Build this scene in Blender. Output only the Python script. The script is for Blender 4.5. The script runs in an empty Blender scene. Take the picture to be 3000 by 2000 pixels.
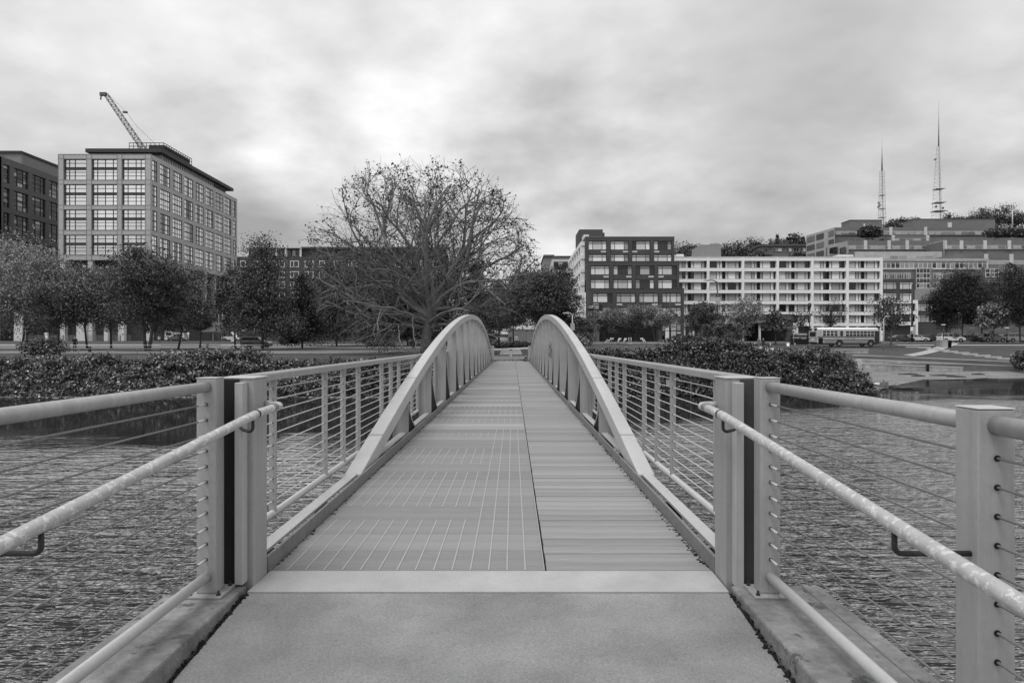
import bpy, math, random
import numpy as np
from mathutils import Vector, Matrix

# ------------------------------------------------------------------ camera, sky, sun, exposure
R = math.radians
sc = bpy.context.scene
COL = sc.collection
EYE = 1.28                       # eye height over the bridge deck (deck top is z = 0)
F, CX, CY = 2000.0, 1502.0, 1005.0   # focal length and vanishing point in photo pixels
cam_d = bpy.data.cameras.new('camera')
cam_d.sensor_width = 36.0
cam_d.lens = 24.0
cam_d.shift_x = -2 / 3000
cam_d.shift_y = 5 / 3000
cam_d.clip_start = 0.05
cam_d.clip_end = 6000
cam = bpy.data.objects.new('camera', cam_d)
COL.objects.link(cam)
cam.location = (0, 0, EYE)
cam.rotation_euler = (R(90), 0, 0)
sc.camera = cam

SUN_EL, SUN_AZ = 64, 218         # soft light from behind left
world = bpy.data.worlds.new('World')
sc.world = world
world.use_nodes = True
wn = world.node_tree
wn.nodes.clear()


def N(tree, kind, **kw):
    n = tree.nodes.new(kind)
    for k, v in kw.items():
        setattr(n, k, v)
    return n


def math_node(tree, op, a, b=None, clamp=False):
    n = tree.nodes.new('ShaderNodeMath')
    n.operation = op
    n.use_clamp = clamp
    for i, s in enumerate((a, b)):
        if s is None:
            continue
        if isinstance(s, (int, float)):
            n.inputs[i].default_value = s
        else:
            tree.links.new(s, n.inputs[i])
    return n.outputs[0]


def build_sky():
    t = wn
    L = t.links.new
    sky = N(t, 'ShaderNodeTexSky', sky_type='NISHITA', sun_disc=False)
    sky.sun_elevation = R(SUN_EL)
    sky.sun_rotation = R(SUN_AZ)
    sky.air_density = 2.0
    sky.dust_density = 4.0
    bw = N(t, 'ShaderNodeRGBToBW')
    L(sky.outputs[0], bw.inputs[0])
    tc = N(t, 'ShaderNodeTexCoord')
    nrm = N(t, 'ShaderNodeVectorMath', operation='NORMALIZE')
    L(tc.outputs['Generated'], nrm.inputs[0])
    sep = N(t, 'ShaderNodeSeparateXYZ')
    L(nrm.outputs[0], sep.inputs[0])
    zz = math_node(t, 'ADD', math_node(t, 'MAXIMUM', sep.outputs[2], 0.0), 0.32)
    com = N(t, 'ShaderNodeCombineXYZ')
    L(math_node(t, 'DIVIDE', sep.outputs[0], zz), com.inputs[0])
    L(math_node(t, 'DIVIDE', sep.outputs[1], zz), com.inputs[1])
    com.inputs[2].default_value = 3.7
    n1 = N(t, 'ShaderNodeTexNoise')
    n1.inputs['Scale'].default_value = 1.35
    n1.inputs['Detail'].default_value = 5
    n1.inputs['Roughness'].default_value = 0.52
    n1.inputs['Distortion'].default_value = 0.25
    L(com.outputs[0], n1.inputs['Vector'])
    n2 = N(t, 'ShaderNodeTexNoise')
    n2.inputs['Scale'].default_value = 4.2
    n2.inputs['Detail'].default_value = 6
    n2.inputs['Roughness'].default_value = 0.5
    L(com.outputs[0], n2.inputs['Vector'])
    v = math_node(t, 'ADD', math_node(t, 'MULTIPLY', math_node(t, 'SUBTRACT', n1.outputs[0], 0.5), 0.74), 0.605)
    v = math_node(t, 'ADD', v, math_node(t, 'MULTIPLY', math_node(t, 'SUBTRACT', n2.outputs[0], 0.5), 0.60))
    # thin bright rifts and thick grey banks of the cloud deck, at their directions in the sky
    for px, py, amp, tight in ((800, 450, 0.24, 480), (860, 360, 0.06, 300), (1420, 190, 0.04, 90), (1860, 470, 0.16, 120),
                               (1180, 370, 0.10, 160), (2260, 280, -0.17, 40), (740, 640, -0.16, 300), (1640, 330, -0.05, 150),
                               (2560, 190, -0.07, 60), (1330, 700, 0.08, 90), (2700, 520, 0.10, 90)):
        d = Vector(((px - CX) / F, 1, -(py - CY) / F)).normalized()
        dot = N(t, 'ShaderNodeVectorMath', operation='DOT_PRODUCT')
        L(nrm.outputs[0], dot.inputs[0])
        dot.inputs[1].default_value = d
        g = math_node(t, 'EXPONENT', math_node(t, 'MULTIPLY', math_node(t, 'SUBTRACT', dot.outputs['Value'], 1.0), float(tight)))
        wob = math_node(t, 'MULTIPLY', n2.outputs[0], 2.0 * amp)
        v = math_node(t, 'ADD', v, math_node(t, 'MULTIPLY', g, wob))
    v = math_node(t, 'MULTIPLY', v, math_node(t, 'ADD', math_node(t, 'MULTIPLY', math_node(t, 'MAXIMUM', sep.outputs[2], 0.0), 0.62), 0.87))   # an overcast sky is brightest overhead
    v = math_node(t, 'MAXIMUM', v, 0.36)
    cl = math_node(t, 'MULTIPLY', v, 8.5)                   # cloud deck radiance over the strength below
    mix = math_node(t, 'ADD', math_node(t, 'MULTIPLY', cl, 0.97), math_node(t, 'MULTIPLY', bw.outputs[0], 0.03))
    bg = N(t, 'ShaderNodeBackground')
    bg.inputs['Strength'].default_value = 0.1
    L(mix, bg.inputs['Color'])
    out = N(t, 'ShaderNodeOutputWorld')
    L(bg.outputs[0], out.inputs[0])


build_sky()
sun_d = bpy.data.lights.new('sun', 'SUN')
sun_d.energy = 1.5
sun_d.angle = R(30)
sun_d.color = (1.0, 1.0, 1.0)
sun = bpy.data.objects.new('sun', sun_d)
COL.objects.link(sun)
_az = R(SUN_AZ)
_sd = Vector((math.sin(_az) * math.cos(R(SUN_EL)), math.cos(_az) * math.cos(R(SUN_EL)), math.sin(R(SUN_EL))))
sun.rotation_euler = (-_sd).to_track_quat('-Z', 'Y').to_euler()
sun.location = (0, 0, 60)
vs = sc.view_settings
vs.view_transform = 'Standard'
vs.look = 'None'
vs.gamma = 1.0
vs.exposure = 0.36
vs.use_curve_mapping = False
sc.cycles.use_denoising = True
sc.cycles.max_bounces = 6
sc.cycles.transparent_max_bounces = 8


# ------------------------------------------------------------------ helpers
def P(px, py, Y):
    """photo pixel + distance along the view axis -> world point"""
    return Vector(((px - CX) / F * Y, Y, EYE - (py - CY) / F * Y))


def PX(px, Y):
    return (px - CX) / F * Y


def PZ(py, Y):
    return EYE - (py - CY) / F * Y


WLOC = {}


def link(o, parent=None, wloc=(0, 0, 0)):
    COL.objects.link(o)
    if parent is not None:
        o.parent = parent
    WLOC[o.name] = Vector(wloc)
    return o


def thing(name, label, cat, loc=(0, 0, 0), rotz=0.0, group=None):
    o = bpy.data.objects.new(name, None)
    o.empty_display_size = 0.2
    o.location = loc
    o.rotation_euler = (0, 0, rotz)
    link(o, None, loc)
    return tag(o, label, cat, group)


def tag(o, label=None, cat=None, group=None, kind=None):
    if label:
        o['label'] = label
    if cat:
        o['category'] = cat
    if group:
        o['group'] = group
    if kind:
        o['kind'] = kind
    return o


def inst(me, name, parent, loc=(0, 0, 0), rot=None, local=False, scale=None):
    """one more object on shared mesh data"""
    o = bpy.data.objects.new(name, me)
    base = WLOC[parent.name] if (parent is not None and not local) else Vector((0, 0, 0))
    o.location = Vector(loc) - base
    if rot:
        o.rotation_euler = rot
    if scale:
        o.scale = scale
    return link(o, parent, loc)


class MB:
    """collects faces; build() links them as ONE mesh object"""

    def __init__(self):
        self.v, self.f, self.s = [], [], []

    def face(self, idx, smooth=False):
        self.f.append(tuple(idx))
        self.s.append(smooth)

    def quad(self, *pts):
        b = len(self.v)
        self.v += [tuple(p) for p in pts]
        self.face(range(b, b + len(pts)))
        return self

    def hexa(self, p):
        b = len(self.v)
        self.v += [tuple(q) for q in p]
        for q in ((0, 3, 2, 1), (4, 5, 6, 7), (0, 1, 5, 4), (1, 2, 6, 5), (2, 3, 7, 6), (3, 0, 4, 7)):
            self.face([b + i for i in q])
        return self

    def box(self, x0, x1, y0, y1, z0, z1):
        if x0 > x1: x0, x1 = x1, x0
        if y0 > y1: y0, y1 = y1, y0
        if z0 > z1: z0, z1 = z1, z0
        return self.hexa([(x0, y0, z0), (x1, y0, z0), (x1, y1, z0), (x0, y1, z0),
                          (x0, y0, z1), (x1, y0, z1), (x1, y1, z1), (x0, y1, z1)])

    def prism(self, poly, a0, a1, axis='x', smooth=False):
        """polygon in the plane across axis, pulled from a0 to a1"""
        b, n = len(self.v), len(poly)
        for a in (a0, a1):
            for u, w in poly:
                self.v.append({'x': (a, u, w), 'y': (u, a, w), 'z': (u, w, a)}[axis])
        self.face(range(b + n - 1, b - 1, -1))
        self.face(range(b + n, b + 2 * n))
        for i in range(n):
            j = (i + 1) % n
            self.face((b + i, b + j, b + n + j, b + n + i), smooth)
        return self

    def tube(self, pts, r, n=8, cap=True, smooth=True):
        pts = [Vector(p) for p in pts]
        rr = r if isinstance(r, (list, tuple)) else [r] * len(pts)
        b = len(self.v)
        prev = None
        for i, p in enumerate(pts):
            t = (pts[min(i + 1, len(pts) - 1)] - pts[max(i - 1, 0)])
            t = t.normalized() if t.length > 1e-9 else Vector((0, 0, 1))
            if prev is None:
                ref = Vector((0, 0, 1)) if abs(t.z) < 0.9 else Vector((1, 0, 0))
                prev = (ref - t * ref.dot(t)).normalized()
            else:
                q = prev - t * prev.dot(t)
                prev = q.normalized() if q.length > 1e-6 else prev
            bi = t.cross(prev)
            for k in range(n):
                a = 2 * math.pi * (k + 0.5) / n
                self.v.append(tuple(p + (prev * math.cos(a) + bi * math.sin(a)) * rr[i]))
        for i in range(len(pts) - 1):
            for k in range(n):
                a0, a1 = b + i * n + k, b + i * n + (k + 1) % n
                self.face((a0, a1, a1 + n, a0 + n), smooth)
        if cap:
            self.face(range(b + n - 1, b - 1, -1))
            e = b + (len(pts) - 1) * n
            self.face(range(e, e + n))
        return self

    def lathe(self, prof, c=(0, 0, 0), n=12, smooth=True):
        b, m = len(self.v), len(prof)
        for rad, z in prof:
            for k in range(n):
                a = 2 * math.pi * k / n
                self.v.append((c[0] + rad * math.cos(a), c[1] + rad * math.sin(a), c[2] + z))
        for i in range(m - 1):
            for k in range(n):
                a0, a1 = b + i * n + k, b + i * n + (k + 1) % n
                self.face((a0, a1, a1 + n, a0 + n), smooth)
        self.face(range(b + n - 1, b - 1, -1))
        self.face(range(b + (m - 1) * n, b + m * n))
        return self

    def mesh(self, name, mat, off=(0, 0, 0)):
        me = bpy.data.meshes.new(name)
        ox, oy, oz = off
        me.from_pydata([(x - ox, y - oy, z - oz) for x, y, z in self.v], [], self.f)
        me.polygons.foreach_set('use_smooth', self.s)
        if mat is not None:
            me.materials.append(mat)
        me.update()
        return me

    def build(self, name, mat, parent=None, local=False, bevel=0.0, at=None):
        """verts are world points unless local; at = own origin for a top-level mesh"""
        base = WLOC[parent.name] if (parent is not None and not local) else Vector(at or (0, 0, 0))
        me = self.mesh(name, mat, base)
        o = bpy.data.objects.new(name, me)
        if parent is None and at:
            o.location = at
        link(o, parent, base)
        if bevel:
            m = o.modifiers.new('bevel', 'BEVEL')
            m.width = bevel
            m.segments = 2
            m.limit_method = 'ANGLE'
        return o


def np_mesh(name, verts, quads, mat, smooth=False):
    me = bpy.data.meshes.new(name)
    verts = np.asarray(verts, dtype=np.float32)
    quads = np.asarray(quads, dtype=np.int32)
    k = quads.shape[1]
    me.vertices.add(len(verts))
    me.vertices.foreach_set('co', verts.ravel())
    me.loops.add(quads.size)
    me.loops.foreach_set('vertex_index', quads.ravel())
    me.polygons.add(len(quads))
    me.polygons.foreach_set('loop_start', np.arange(0, quads.size, k, dtype=np.int32))
    if smooth:
        me.polygons.foreach_set('use_smooth', np.ones(len(quads), dtype=bool))
    me.update(calc_edges=True)
    if mat is not None:
        me.materials.append(mat)
    return me


# ------------------------------------------------------------------ materials (a black-and-white place: every colour is a grey)
MATS = {}


def mat(name, v, rough=0.6, var=0.12, scale=6.0, var2=0.0, scale2=1.0, stretch=(1, 1, 1), bump=0.0, bscale=None,
        metal=0.0, island=0.0, spec=0.5, patch=None, streak=0.0, coat=0.0, objrand=0.0, detail=5, ipow=2.2):
    """grey v, mottled by noise; patch = (value, threshold, scale): paint or dirt patches; island = tone per loose piece"""
    m = bpy.data.materials.new(name)
    m.use_nodes = True
    t = m.node_tree
    L = t.links.new
    b = t.nodes['Principled BSDF']
    tc = N(t, 'ShaderNodeTexCoord')
    mp = N(t, 'ShaderNodeMapping')
    mp.inputs['Scale'].default_value = stretch
    L(tc.outputs['Object'], mp.inputs['Vector'])
    vec = mp.outputs[0]

    def noise(s, d=detail, ro=0.6, vector=None):
        n = N(t, 'ShaderNodeTexNoise')
        n.inputs['Scale'].default_value = s
        n.inputs['Detail'].default_value = d
        n.inputs['Roughness'].default_value = ro
        L(vector or vec, n.inputs['Vector'])
        return n.outputs[0]
    n1 = noise(scale)
    val = math_node(t, 'MULTIPLY', math_node(t, 'ADD', math_node(t, 'MULTIPLY', math_node(t, 'SUBTRACT', n1, 0.5), 4 * var), 1.0), v)
    if var2:
        n2 = noise(scale2, 3)
        val = math_node(t, 'MULTIPLY', val, math_node(t, 'ADD', math_node(t, 'MULTIPLY', math_node(t, 'SUBTRACT', n2, 0.5), 4 * var2), 1.0))
    if streak:
        mp2 = N(t, 'ShaderNodeMapping')
        mp2.inputs['Scale'].default_value = (30, 30, 1.2)
        L(tc.outputs['Object'], mp2.inputs['Vector'])
        n3 = noise(1.0, 3, 0.6, mp2.outputs[0])
        val = math_node(t, 'MULTIPLY', val, math_node(t, 'ADD', math_node(t, 'MULTIPLY', math_node(t, 'SUBTRACT', n3, 0.5), 4 * streak), 1.0))
    if island:
        g = N(t, 'ShaderNodeNewGeometry')
        rr = math_node(t, 'POWER', g.outputs['Random Per Island'], ipow)
        val = math_node(t, 'MULTIPLY', val, math_node(t, 'ADD', math_node(t, 'MULTIPLY', rr, island), 1.0 - 0.3 * min(island, 1.5)))
    if objrand:
        oi = N(t, 'ShaderNodeObjectInfo')
        val = math_node(t, 'MULTIPLY', val, math_node(t, 'ADD', math_node(t, 'MULTIPLY', math_node(t, 'SUBTRACT', oi.outputs['Random'], 0.5), 2 * objrand), 1.0))
    rough_s = rough
    if patch:
        pv, th, ps = patch[:3]
        pn = noise(ps, 6, 0.65)
        k = math_node(t, 'MULTIPLY', math_node(t, 'SUBTRACT', pn, th), 30.0, True)
        mx = N(t, 'ShaderNodeMix', data_type='FLOAT')
        L(k, mx.inputs[0])
        L(val, mx.inputs[2])
        mx.inputs[3].default_value = pv
        val = mx.outputs[0]
    val = math_node(t, 'MINIMUM', math_node(t, 'MAXIMUM', val, 0.006), 0.9)
    L(val, b.inputs['Base Color'])
    b.inputs['Roughness'].default_value = rough_s
    b.inputs['Metallic'].default_value = metal
    b.inputs['Specular IOR Level'].default_value = spec
    if coat:
        b.inputs['Coat Weight'].default_value = coat
        b.inputs['Coat Roughness'].default_value = 0.08
    if bump:
        bn = N(t, 'ShaderNodeBump')
        bn.inputs['Strength'].default_value = bump
        bn.inputs['Distance'].default_value = 0.01
        L(noise(bscale or scale * 4, 4), bn.inputs['Height'])
        L(bn.outputs[0], b.inputs['Normal'])
    MATS[name] = m
    return m


STEEL = mat('painted_steel', 0.30, 0.45, 0.06, 40, 0.10, 1.6, streak=0.14, bump=0.06, bscale=60, patch=(0.17, 0.735, 16))
STEEL_B = mat('painted_steel_lit', 0.44, 0.42, 0.07, 40, 0.10, 1.3, bump=0.06, bscale=60, patch=(0.30, 0.69, 30))  # lit copy of the steel paint: brighter top light is put into its colour
HANDRAIL = mat('worn_handrail_paint', 0.38, 0.45, 0.10, 24, 0.06, 3, patch=(0.54, 0.54, 42), bump=0.25, bscale=40)
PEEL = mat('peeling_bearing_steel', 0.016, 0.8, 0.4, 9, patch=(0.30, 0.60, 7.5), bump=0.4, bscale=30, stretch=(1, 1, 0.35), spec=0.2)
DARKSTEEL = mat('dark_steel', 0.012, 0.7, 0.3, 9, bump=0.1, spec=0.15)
BRACKET = mat('dark_bracket', 0.03, 0.5, 0.3, 20, spec=0.3)
CABLE = mat('galvanised_cable', 0.19, 0.45, 0.2, 60)
CABLE_B = mat('bridge_cable', 0.50, 0.4, 0.1, 30)
CONCRETE = mat('ramp_concrete', 0.225, 0.9, 0.30, 95, 0.34, 1.6, bump=0.6, bscale=130, patch=(0.12, 0.71, 16), detail=8)
KERB = mat('kerb_concrete', 0.20, 0.9, 0.30, 26, 0.40, 2.6, bump=0.7, bscale=60, patch=(0.085, 0.60, 5), detail=8)
PLATE = mat('threshold_plate', 0.36, 0.55, 0.14, 110, 0.16, 2.5, bump=0.15, bscale=110)
PANEL = mat('deck_panel', 0.205, 0.85, 0.16, 14, 0.12, 1.2, stretch=(0.35, 7, 1), bump=0.3, bscale=14, objrand=0.20, detail=8)
PLANK = mat('deck_plank', 0.25, 0.85, 0.18, 12, 0.14, 1.4, stretch=(0.3, 8, 1), bump=0.4, bscale=14, objrand=0.13, patch=(0.15, 0.66, 3.2), detail=8)
GRIPLINE = mat('grip_line', 0.34, 0.7, 0.12, 40)
STEEL_K = mat('shaded_kerb_steel', 0.17, 0.5, 0.2, 20, 0.2, 2.5, streak=0.1, bump=0.1, bscale=60)  # darkened copy: shade on the inward-facing kerb plate is put into its colour

# ------------------------------------------------------------------ terrain, water, paving
WATER_Z = -2.7


def ip(pts, x):
    xs = [p[0] for p in pts]
    ys = [p[1] for p in pts]
    return float(np.interp(x, xs, ys))


SHORE = [(-600, 50), (-5, 50), (3, 50.5), (20, 53), (27, 55.5), (31, 59), (38, 68), (45, 76), (60, 80), (100, 82), (900, 84)]
ZL = [(56, 0.0), (62, 0.12), (110, 0.52), (190, 1.9), (230, 1.95), (4000, 2.0)]
ZR = [(56, 0.0), (62, 0.15), (90, 0.75), (112, 1.35), (140, 1.5), (190, 1.9), (4000, 2.0)]


def sstep(a, b, x):
    t = min(1.0, max(0.0, (x - a) / (b - a)))
    return t * t * (3 - 2 * t)


def lawn0(x):
    return ip([(40, -0.33), (48, -0.33), (64, -1.15), (80, -1.5)], x)


def ground(x, y):
    s = ip(SHORE, x)
    k = sstep(-6, 6, x)
    flat = ip(ZL, y) * (1 - k) + ip(ZR, y) * k
    d = y - s
    bank = ip([(-8, -4.6), (-1, -3.0), (0, -2.72), (1.2, -1.9), (3.5, -0.5), (5.5, -0.02), (7, 0.4), (9, 9)], d)
    z = min(flat, bank)
    rb = sstep(25, 35, x)
    if rb > 0:
        zb = ip([(-8, -3.6), (-1.5, -2.74), (0, -2.64), (max(84 - s, 1.0), -2.2)], d)
        l0 = lawn0(x)
        if y > 84:
            zb = ip([(84, -2.2), (84.6, -1.8), (86.6, l0 - 0.12), (87.2, l0), (122, 1.25), (140, 1.5), (190, 1.9), (4000, 2.0)], y)
        z = z * (1 - rb) + zb * rb
    if y > 212:                                     # the hillside on the right
        h = ip([(212, 0), (300, 29), (335, 37), (450, 52), (800, 132), (1100, 140), (4000, 150)], y)
        z += h * sstep(-10, 120 + max(0.0, y - 330) * 0.42, x - 0.25 * (y - 230))
    return z


def grid_obj(name, xs, ys, zf, m, keep=None, smooth=True):
    xs, ys = list(xs), list(ys)
    nx = len(xs)
    v = [(x, y, zf(x, y)) for y in ys for x in xs]
    q = []
    for j in range(len(ys) - 1):
        for i in range(nx - 1):
            if keep is None or keep((xs[i] + xs[i + 1]) / 2, (ys[j] + ys[j + 1]) / 2):
                a = j * nx + i
                q.append((a, a + 1, a + 1 + nx, a + nx))
    me = np_mesh(name, v, q, m, smooth)
    return link(bpy.data.objects.new(name, me))


GRASS = mat('lawn_grass', 0.046, 0.95, 0.5, 4.0, 0.4, 0.25, bump=1.0, bscale=6, detail=8)
HILLSOIL = GRASS
GRAVEL = mat('beach_gravel', 0.17, 0.95, 0.35, 7.0, 0.30, 0.6, bump=1.0, bscale=14, patch=(0.07, 0.66, 1.3))
PAVING = mat('park_paving', 0.34, 0.9, 0.08, 3.0, 0.10, 0.15, bump=0.1)
ASPHALT = mat('road_asphalt', 0.15, 0.9, 0.15, 6.0, 0.2, 0.2, bump=0.2)
WALLCON = mat('seat_wall_concrete', 0.32, 0.9, 0.3, 1.6, 0.35, 0.5, streak=0.25, bump=0.3)
SLABCON = mat('step_concrete', 0.44, 0.9, 0.1, 3)

xs = sorted(set([-3000, -1500, -900, -600, -400, -300, -220, -170, -130] + list(range(-100, 120, 2)) + list(range(120, 420, 12)) + [450, 520, 600, 750, 900, 1500, 3000]))
ys = sorted(set([40, 44, 47] + [48 + 0.5 * i for i in range(34)] + list(range(65, 84)) + [84, 84.6, 85.6, 86.6, 87.2, 88] + list(range(90, 150, 4)) + list(range(150, 340, 8))
                + [360, 400, 450, 520, 600, 700, 800, 900, 1100, 1600, 2500, 4000]))
terr = grid_obj('ground', xs, ys, ground, GRASS)
tag(terr, kind='structure')

# gravel beach: its own sheet on the slope below the seat walls
bx = [28 + i for i in range(0, 73)]
by = [54 + 0.75 * i for i in range(41)]
beach = grid_obj('beach', bx, by, lambda x, y: ground(x, y) + 0.03, GRAVEL, keep=lambda x, y: y > ip(SHORE, x) - 3 and y < 84.2 and x > 29 + 0.15 * (y - 55))
tag(beach, kind='structure')


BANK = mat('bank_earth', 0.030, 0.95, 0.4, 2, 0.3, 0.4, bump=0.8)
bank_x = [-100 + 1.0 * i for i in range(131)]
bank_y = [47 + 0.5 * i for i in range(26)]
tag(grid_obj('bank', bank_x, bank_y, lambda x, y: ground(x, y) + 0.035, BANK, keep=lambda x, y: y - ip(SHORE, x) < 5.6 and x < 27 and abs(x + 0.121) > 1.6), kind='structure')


def strip(name, x0, x1, yf0, yf1, m, off=0.05, nx=60, ny=6):
    xs_ = np.linspace(x0, x1, nx)
    v, q = [], []
    for j in range(ny):
        for x in xs_:
            y = yf0(x) + (yf1(x) - yf0(x)) * j / (ny - 1)
            v.append((x, y, ground(x, y) + off))
    for j in range(ny - 1):
        for i in range(nx - 1):
            a = j * nx + i
            q.append((a, a + 1, a + 1 + nx, a + nx))
    o = link(bpy.data.objects.new(name, np_mesh(name, v, q, m, True)))
    return tag(o, kind='structure')


strip('promenade', -120, -13, lambda x: 68, lambda x: 84, mat('promenade_paving', 0.15, 0.9, 0.3, 1.5, 0.35, 0.3, bump=0.3))
strip('road', -200, 36, lambda x: 104, lambda x: 124, ASPHALT, nx=120)
strip('road_right', 36.4, 200, lambda x: 123, lambda x: 134, ASPHALT, 0.06)
strip('pavement', -200, 36, lambda x: 126, lambda x: 131, PAVING, 0.16)
strip('plaza_path', 26, 40, lambda x: 88 + 0.1 * (x - 26), lambda x: 110, PAVING, 0.07, 20, 8)
strip('path_across', -9, 9, lambda x: 84, lambda x: 92, PAVING, 0.05, 20, 5)
strip('bridge_path', -1.6, 1.4, lambda x: 50.3, lambda x: 60, mat('packed_earth', 0.13, 0.95, 0.3, 3, 0.2, 0.6, bump=0.7), 0.06, 8, 8)
strip('lawn_path', 52, 84, lambda x: 88.6 + (x - 52) * 1.2, lambda x: 91 + (x - 52) * 1.22, PAVING, 0.05, 40, 4)
strip('upper_path', 66, 130, lambda x: 116.5, lambda x: 118.2, PAVING, 0.05, 30, 3)


def water_material():
    m = bpy.data.materials.new('lake_water')
    m.use_nodes = True
    t = m.node_tree
    t.nodes.clear()
    L = t.links.new
    tc = N(t, 'ShaderNodeTexCoord')

    def nz(sx, sy, rot, detail=2.0, dist=0.6):
        mp = N(t, 'ShaderNodeMapping')
        mp.inputs['Scale'].default_value = (sx, sy, 1)
        mp.inputs['Rotation'].default_value = (0, 0, rot)
        L(tc.outputs['Object'], mp.inputs['Vector'])
        n = N(t, 'ShaderNodeTexNoise')
        n.inputs['Scale'].default_value = 1.0
        n.inputs['Detail'].default_value = detail
        n.inputs['Roughness'].default_value = 0.5
        n.inputs['Distortion'].default_value = dist
        L(mp.outputs[0], n.inputs['Vector'])
        return n.outputs[0]
    h = None
    for sx, sy, w, rot in ((0.55, 2.1, 1.0, 0.16), (1.5, 5.0, 0.50, -0.10), (4.5, 12.0, 0.13, 0.12)):
        k = math_node(t, 'MULTIPLY', nz(sx, sy, rot), w)
        h = k if h is None else math_node(t, 'ADD', h, k)
    # ruffled out on the open lake, sheltered and calm close under the far shore
    sp = N(t, 'ShaderNodeSeparateXYZ')
    L(tc.outputs['Object'], sp.inputs[0])
    yy = math_node(t, 'ADD', sp.outputs[1], math_node(t, 'MULTIPLY', math_node(t, 'SUBTRACT', nz(0.12, 0.2, 0.4), 0.5), 16.0))
    yy = math_node(t, 'SUBTRACT', yy, math_node(t, 'MULTIPLY', math_node(t, 'MINIMUM', math_node(t, 'MAXIMUM', sp.outputs[0], 0.0), 30.0), 0.75))
    mr = N(t, 'ShaderNodeMapRange')
    mr.inputs['From Min'].default_value = 32
    mr.inputs['From Max'].default_value = 15
    mr.inputs['To Min'].default_value = 0.004
    mr.inputs['To Max'].default_value = 1.0
    L(yy, mr.inputs['Value'])
    bn = N(t, 'ShaderNodeBump')
    bn.inputs['Distance'].default_value = 0.25
    L(math_node(t, 'POWER', mr.outputs[0], 1.4), bn.inputs['Strength'])
    L(h, bn.inputs['Height'])
    body = N(t, 'ShaderNodeBsdfDiffuse')
    body.inputs['Color'].default_value = (0.02, 0.02, 0.02, 1)
    gl = N(t, 'ShaderNodeBsdfGlossy')
    gl.inputs['Color'].default_value = (0.84, 0.84, 0.84, 1)
    gl.inputs['Roughness'].default_value = 0.06
    L(bn.outputs[0], gl.inputs['Normal'])
    fr = N(t, 'ShaderNodeLayerWeight')
    fr.inputs['Blend'].default_value = 0.5
    L(bn.outputs[0], fr.inputs['Normal'])
    k = N(t, 'ShaderNodeMapRange', interpolation_type='SMOOTHSTEP')
    k.inputs['From Min'].default_value = 0.45
    k.inputs['From Max'].default_value = 0.74
    k.inputs['To Min'].default_value = 0.02
    k.inputs['To Max'].default_value = 0.90
    L(fr.outputs['Facing'], k.inputs['Value'])
    # the mirrored bank is darkened by cutting gloss where the water lies calm
    dull = N(t, 'ShaderNodeMapRange')
    dull.inputs['From Min'].default_value = 0.0
    dull.inputs['From Max'].default_value = 0.25
    dull.inputs['To Min'].default_value = 0.42
    dull.inputs['To Max'].default_value = 1.0
    L(mr.outputs[0], dull.inputs['Value'])
    fac = math_node(t, 'MULTIPLY', k.outputs[0], dull.outputs[0])
    mx = N(t, 'ShaderNodeMixShader')
    L(fac, mx.inputs[0])
    L(body.outputs[0], mx.inputs[1])
    L(gl.outputs[0], mx.inputs[2])
    out = N(t, 'ShaderNodeOutputMaterial')
    L(mx.outputs[0], out.inputs[0])
    return m


water = MB().quad((-900, -300, WATER_Z), (900, -300, WATER_Z), (900, 95, WATER_Z), (-900, 95, WATER_Z)).build('water', water_material())
tag(water, kind='structure')

# ------------------------------------------------------------------ the footbridge
XC = -0.121                      # centre line of the bridge
Y0, Y1 = 3.84, 50.0              # deck from - to


def D(side, d):                  # distance out from the centre line -> x
    return XC + side * d


bridge = thing('footbridge', 'pale grey steel footbridge with two low arched girders and plank deck over the water', 'bridge', (XC, Y0, 0))
# sub-frame under the deck
fr = MB()
fr.box(D(-1, 1.235), D(1, 1.235), Y0, Y1, -0.20, -0.055)
for y in np.arange(4.4, 50, 1.285):
    fr.box(D(-1, 1.53), D(1, 1.53), y, y + 0.09, -0.22, -0.012 - 0.05)
fr.build('floor_frame', DARKSTEEL, bridge)
# threshold plate
MB().hexa([(-1.372, 3.525, -0.03), (1.118, 3.525, -0.03), (1.118, 3.83, -0.03), (-1.36, 3.83, -0.03),
           (-1.372, 3.525, 0.0), (1.118, 3.525, 0.0), (1.118, 3.83, 0.006), (-1.36, 3.83, 0.006)]).build('threshold_plate', PLATE, bridge, bevel=0.004)
# left lane: broad panels with pale grip lines; right lane: narrow planks
rng = random.Random(4)
pw = 0.37
pm = MB().box(-0.769, 0.769, -pw / 2 + 0.002, pw / 2 - 0.002, -0.05, 0).mesh('deck_panel', PANEL)
PANEL_L = mat('deck_panel_pale', 0.27, 0.8, 0.10, 9, 0.06, 1.2, stretch=(0.35, 6, 1), bump=0.15, bscale=12, objrand=0.12)
pm_l = pm.copy()
pm_l.materials.clear()
pm_l.materials.append(PANEL_L)
gm = MB()
for k in range(14):
    x = -0.682 + 0.1034 * k
    gm.box(x - 0.004, x + 0.004, -pw / 2 + 0.002, pw / 2 - 0.002, -0.004, 0.0035)
gm = gm.mesh('grip_lines', GRIPLINE)
gm2 = MB()
for k in range(10, 14):
    x = -0.682 + 0.1034 * k
    gm2.box(x - 0.004, x + 0.004, -pw / 2 + 0.002, pw / 2 - 0.002, -0.004, 0.0035)
gm2 = gm2.mesh('grip_lines_short', GRIPLINE)
i = 0
y = Y0 + pw / 2 + 0.004
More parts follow.
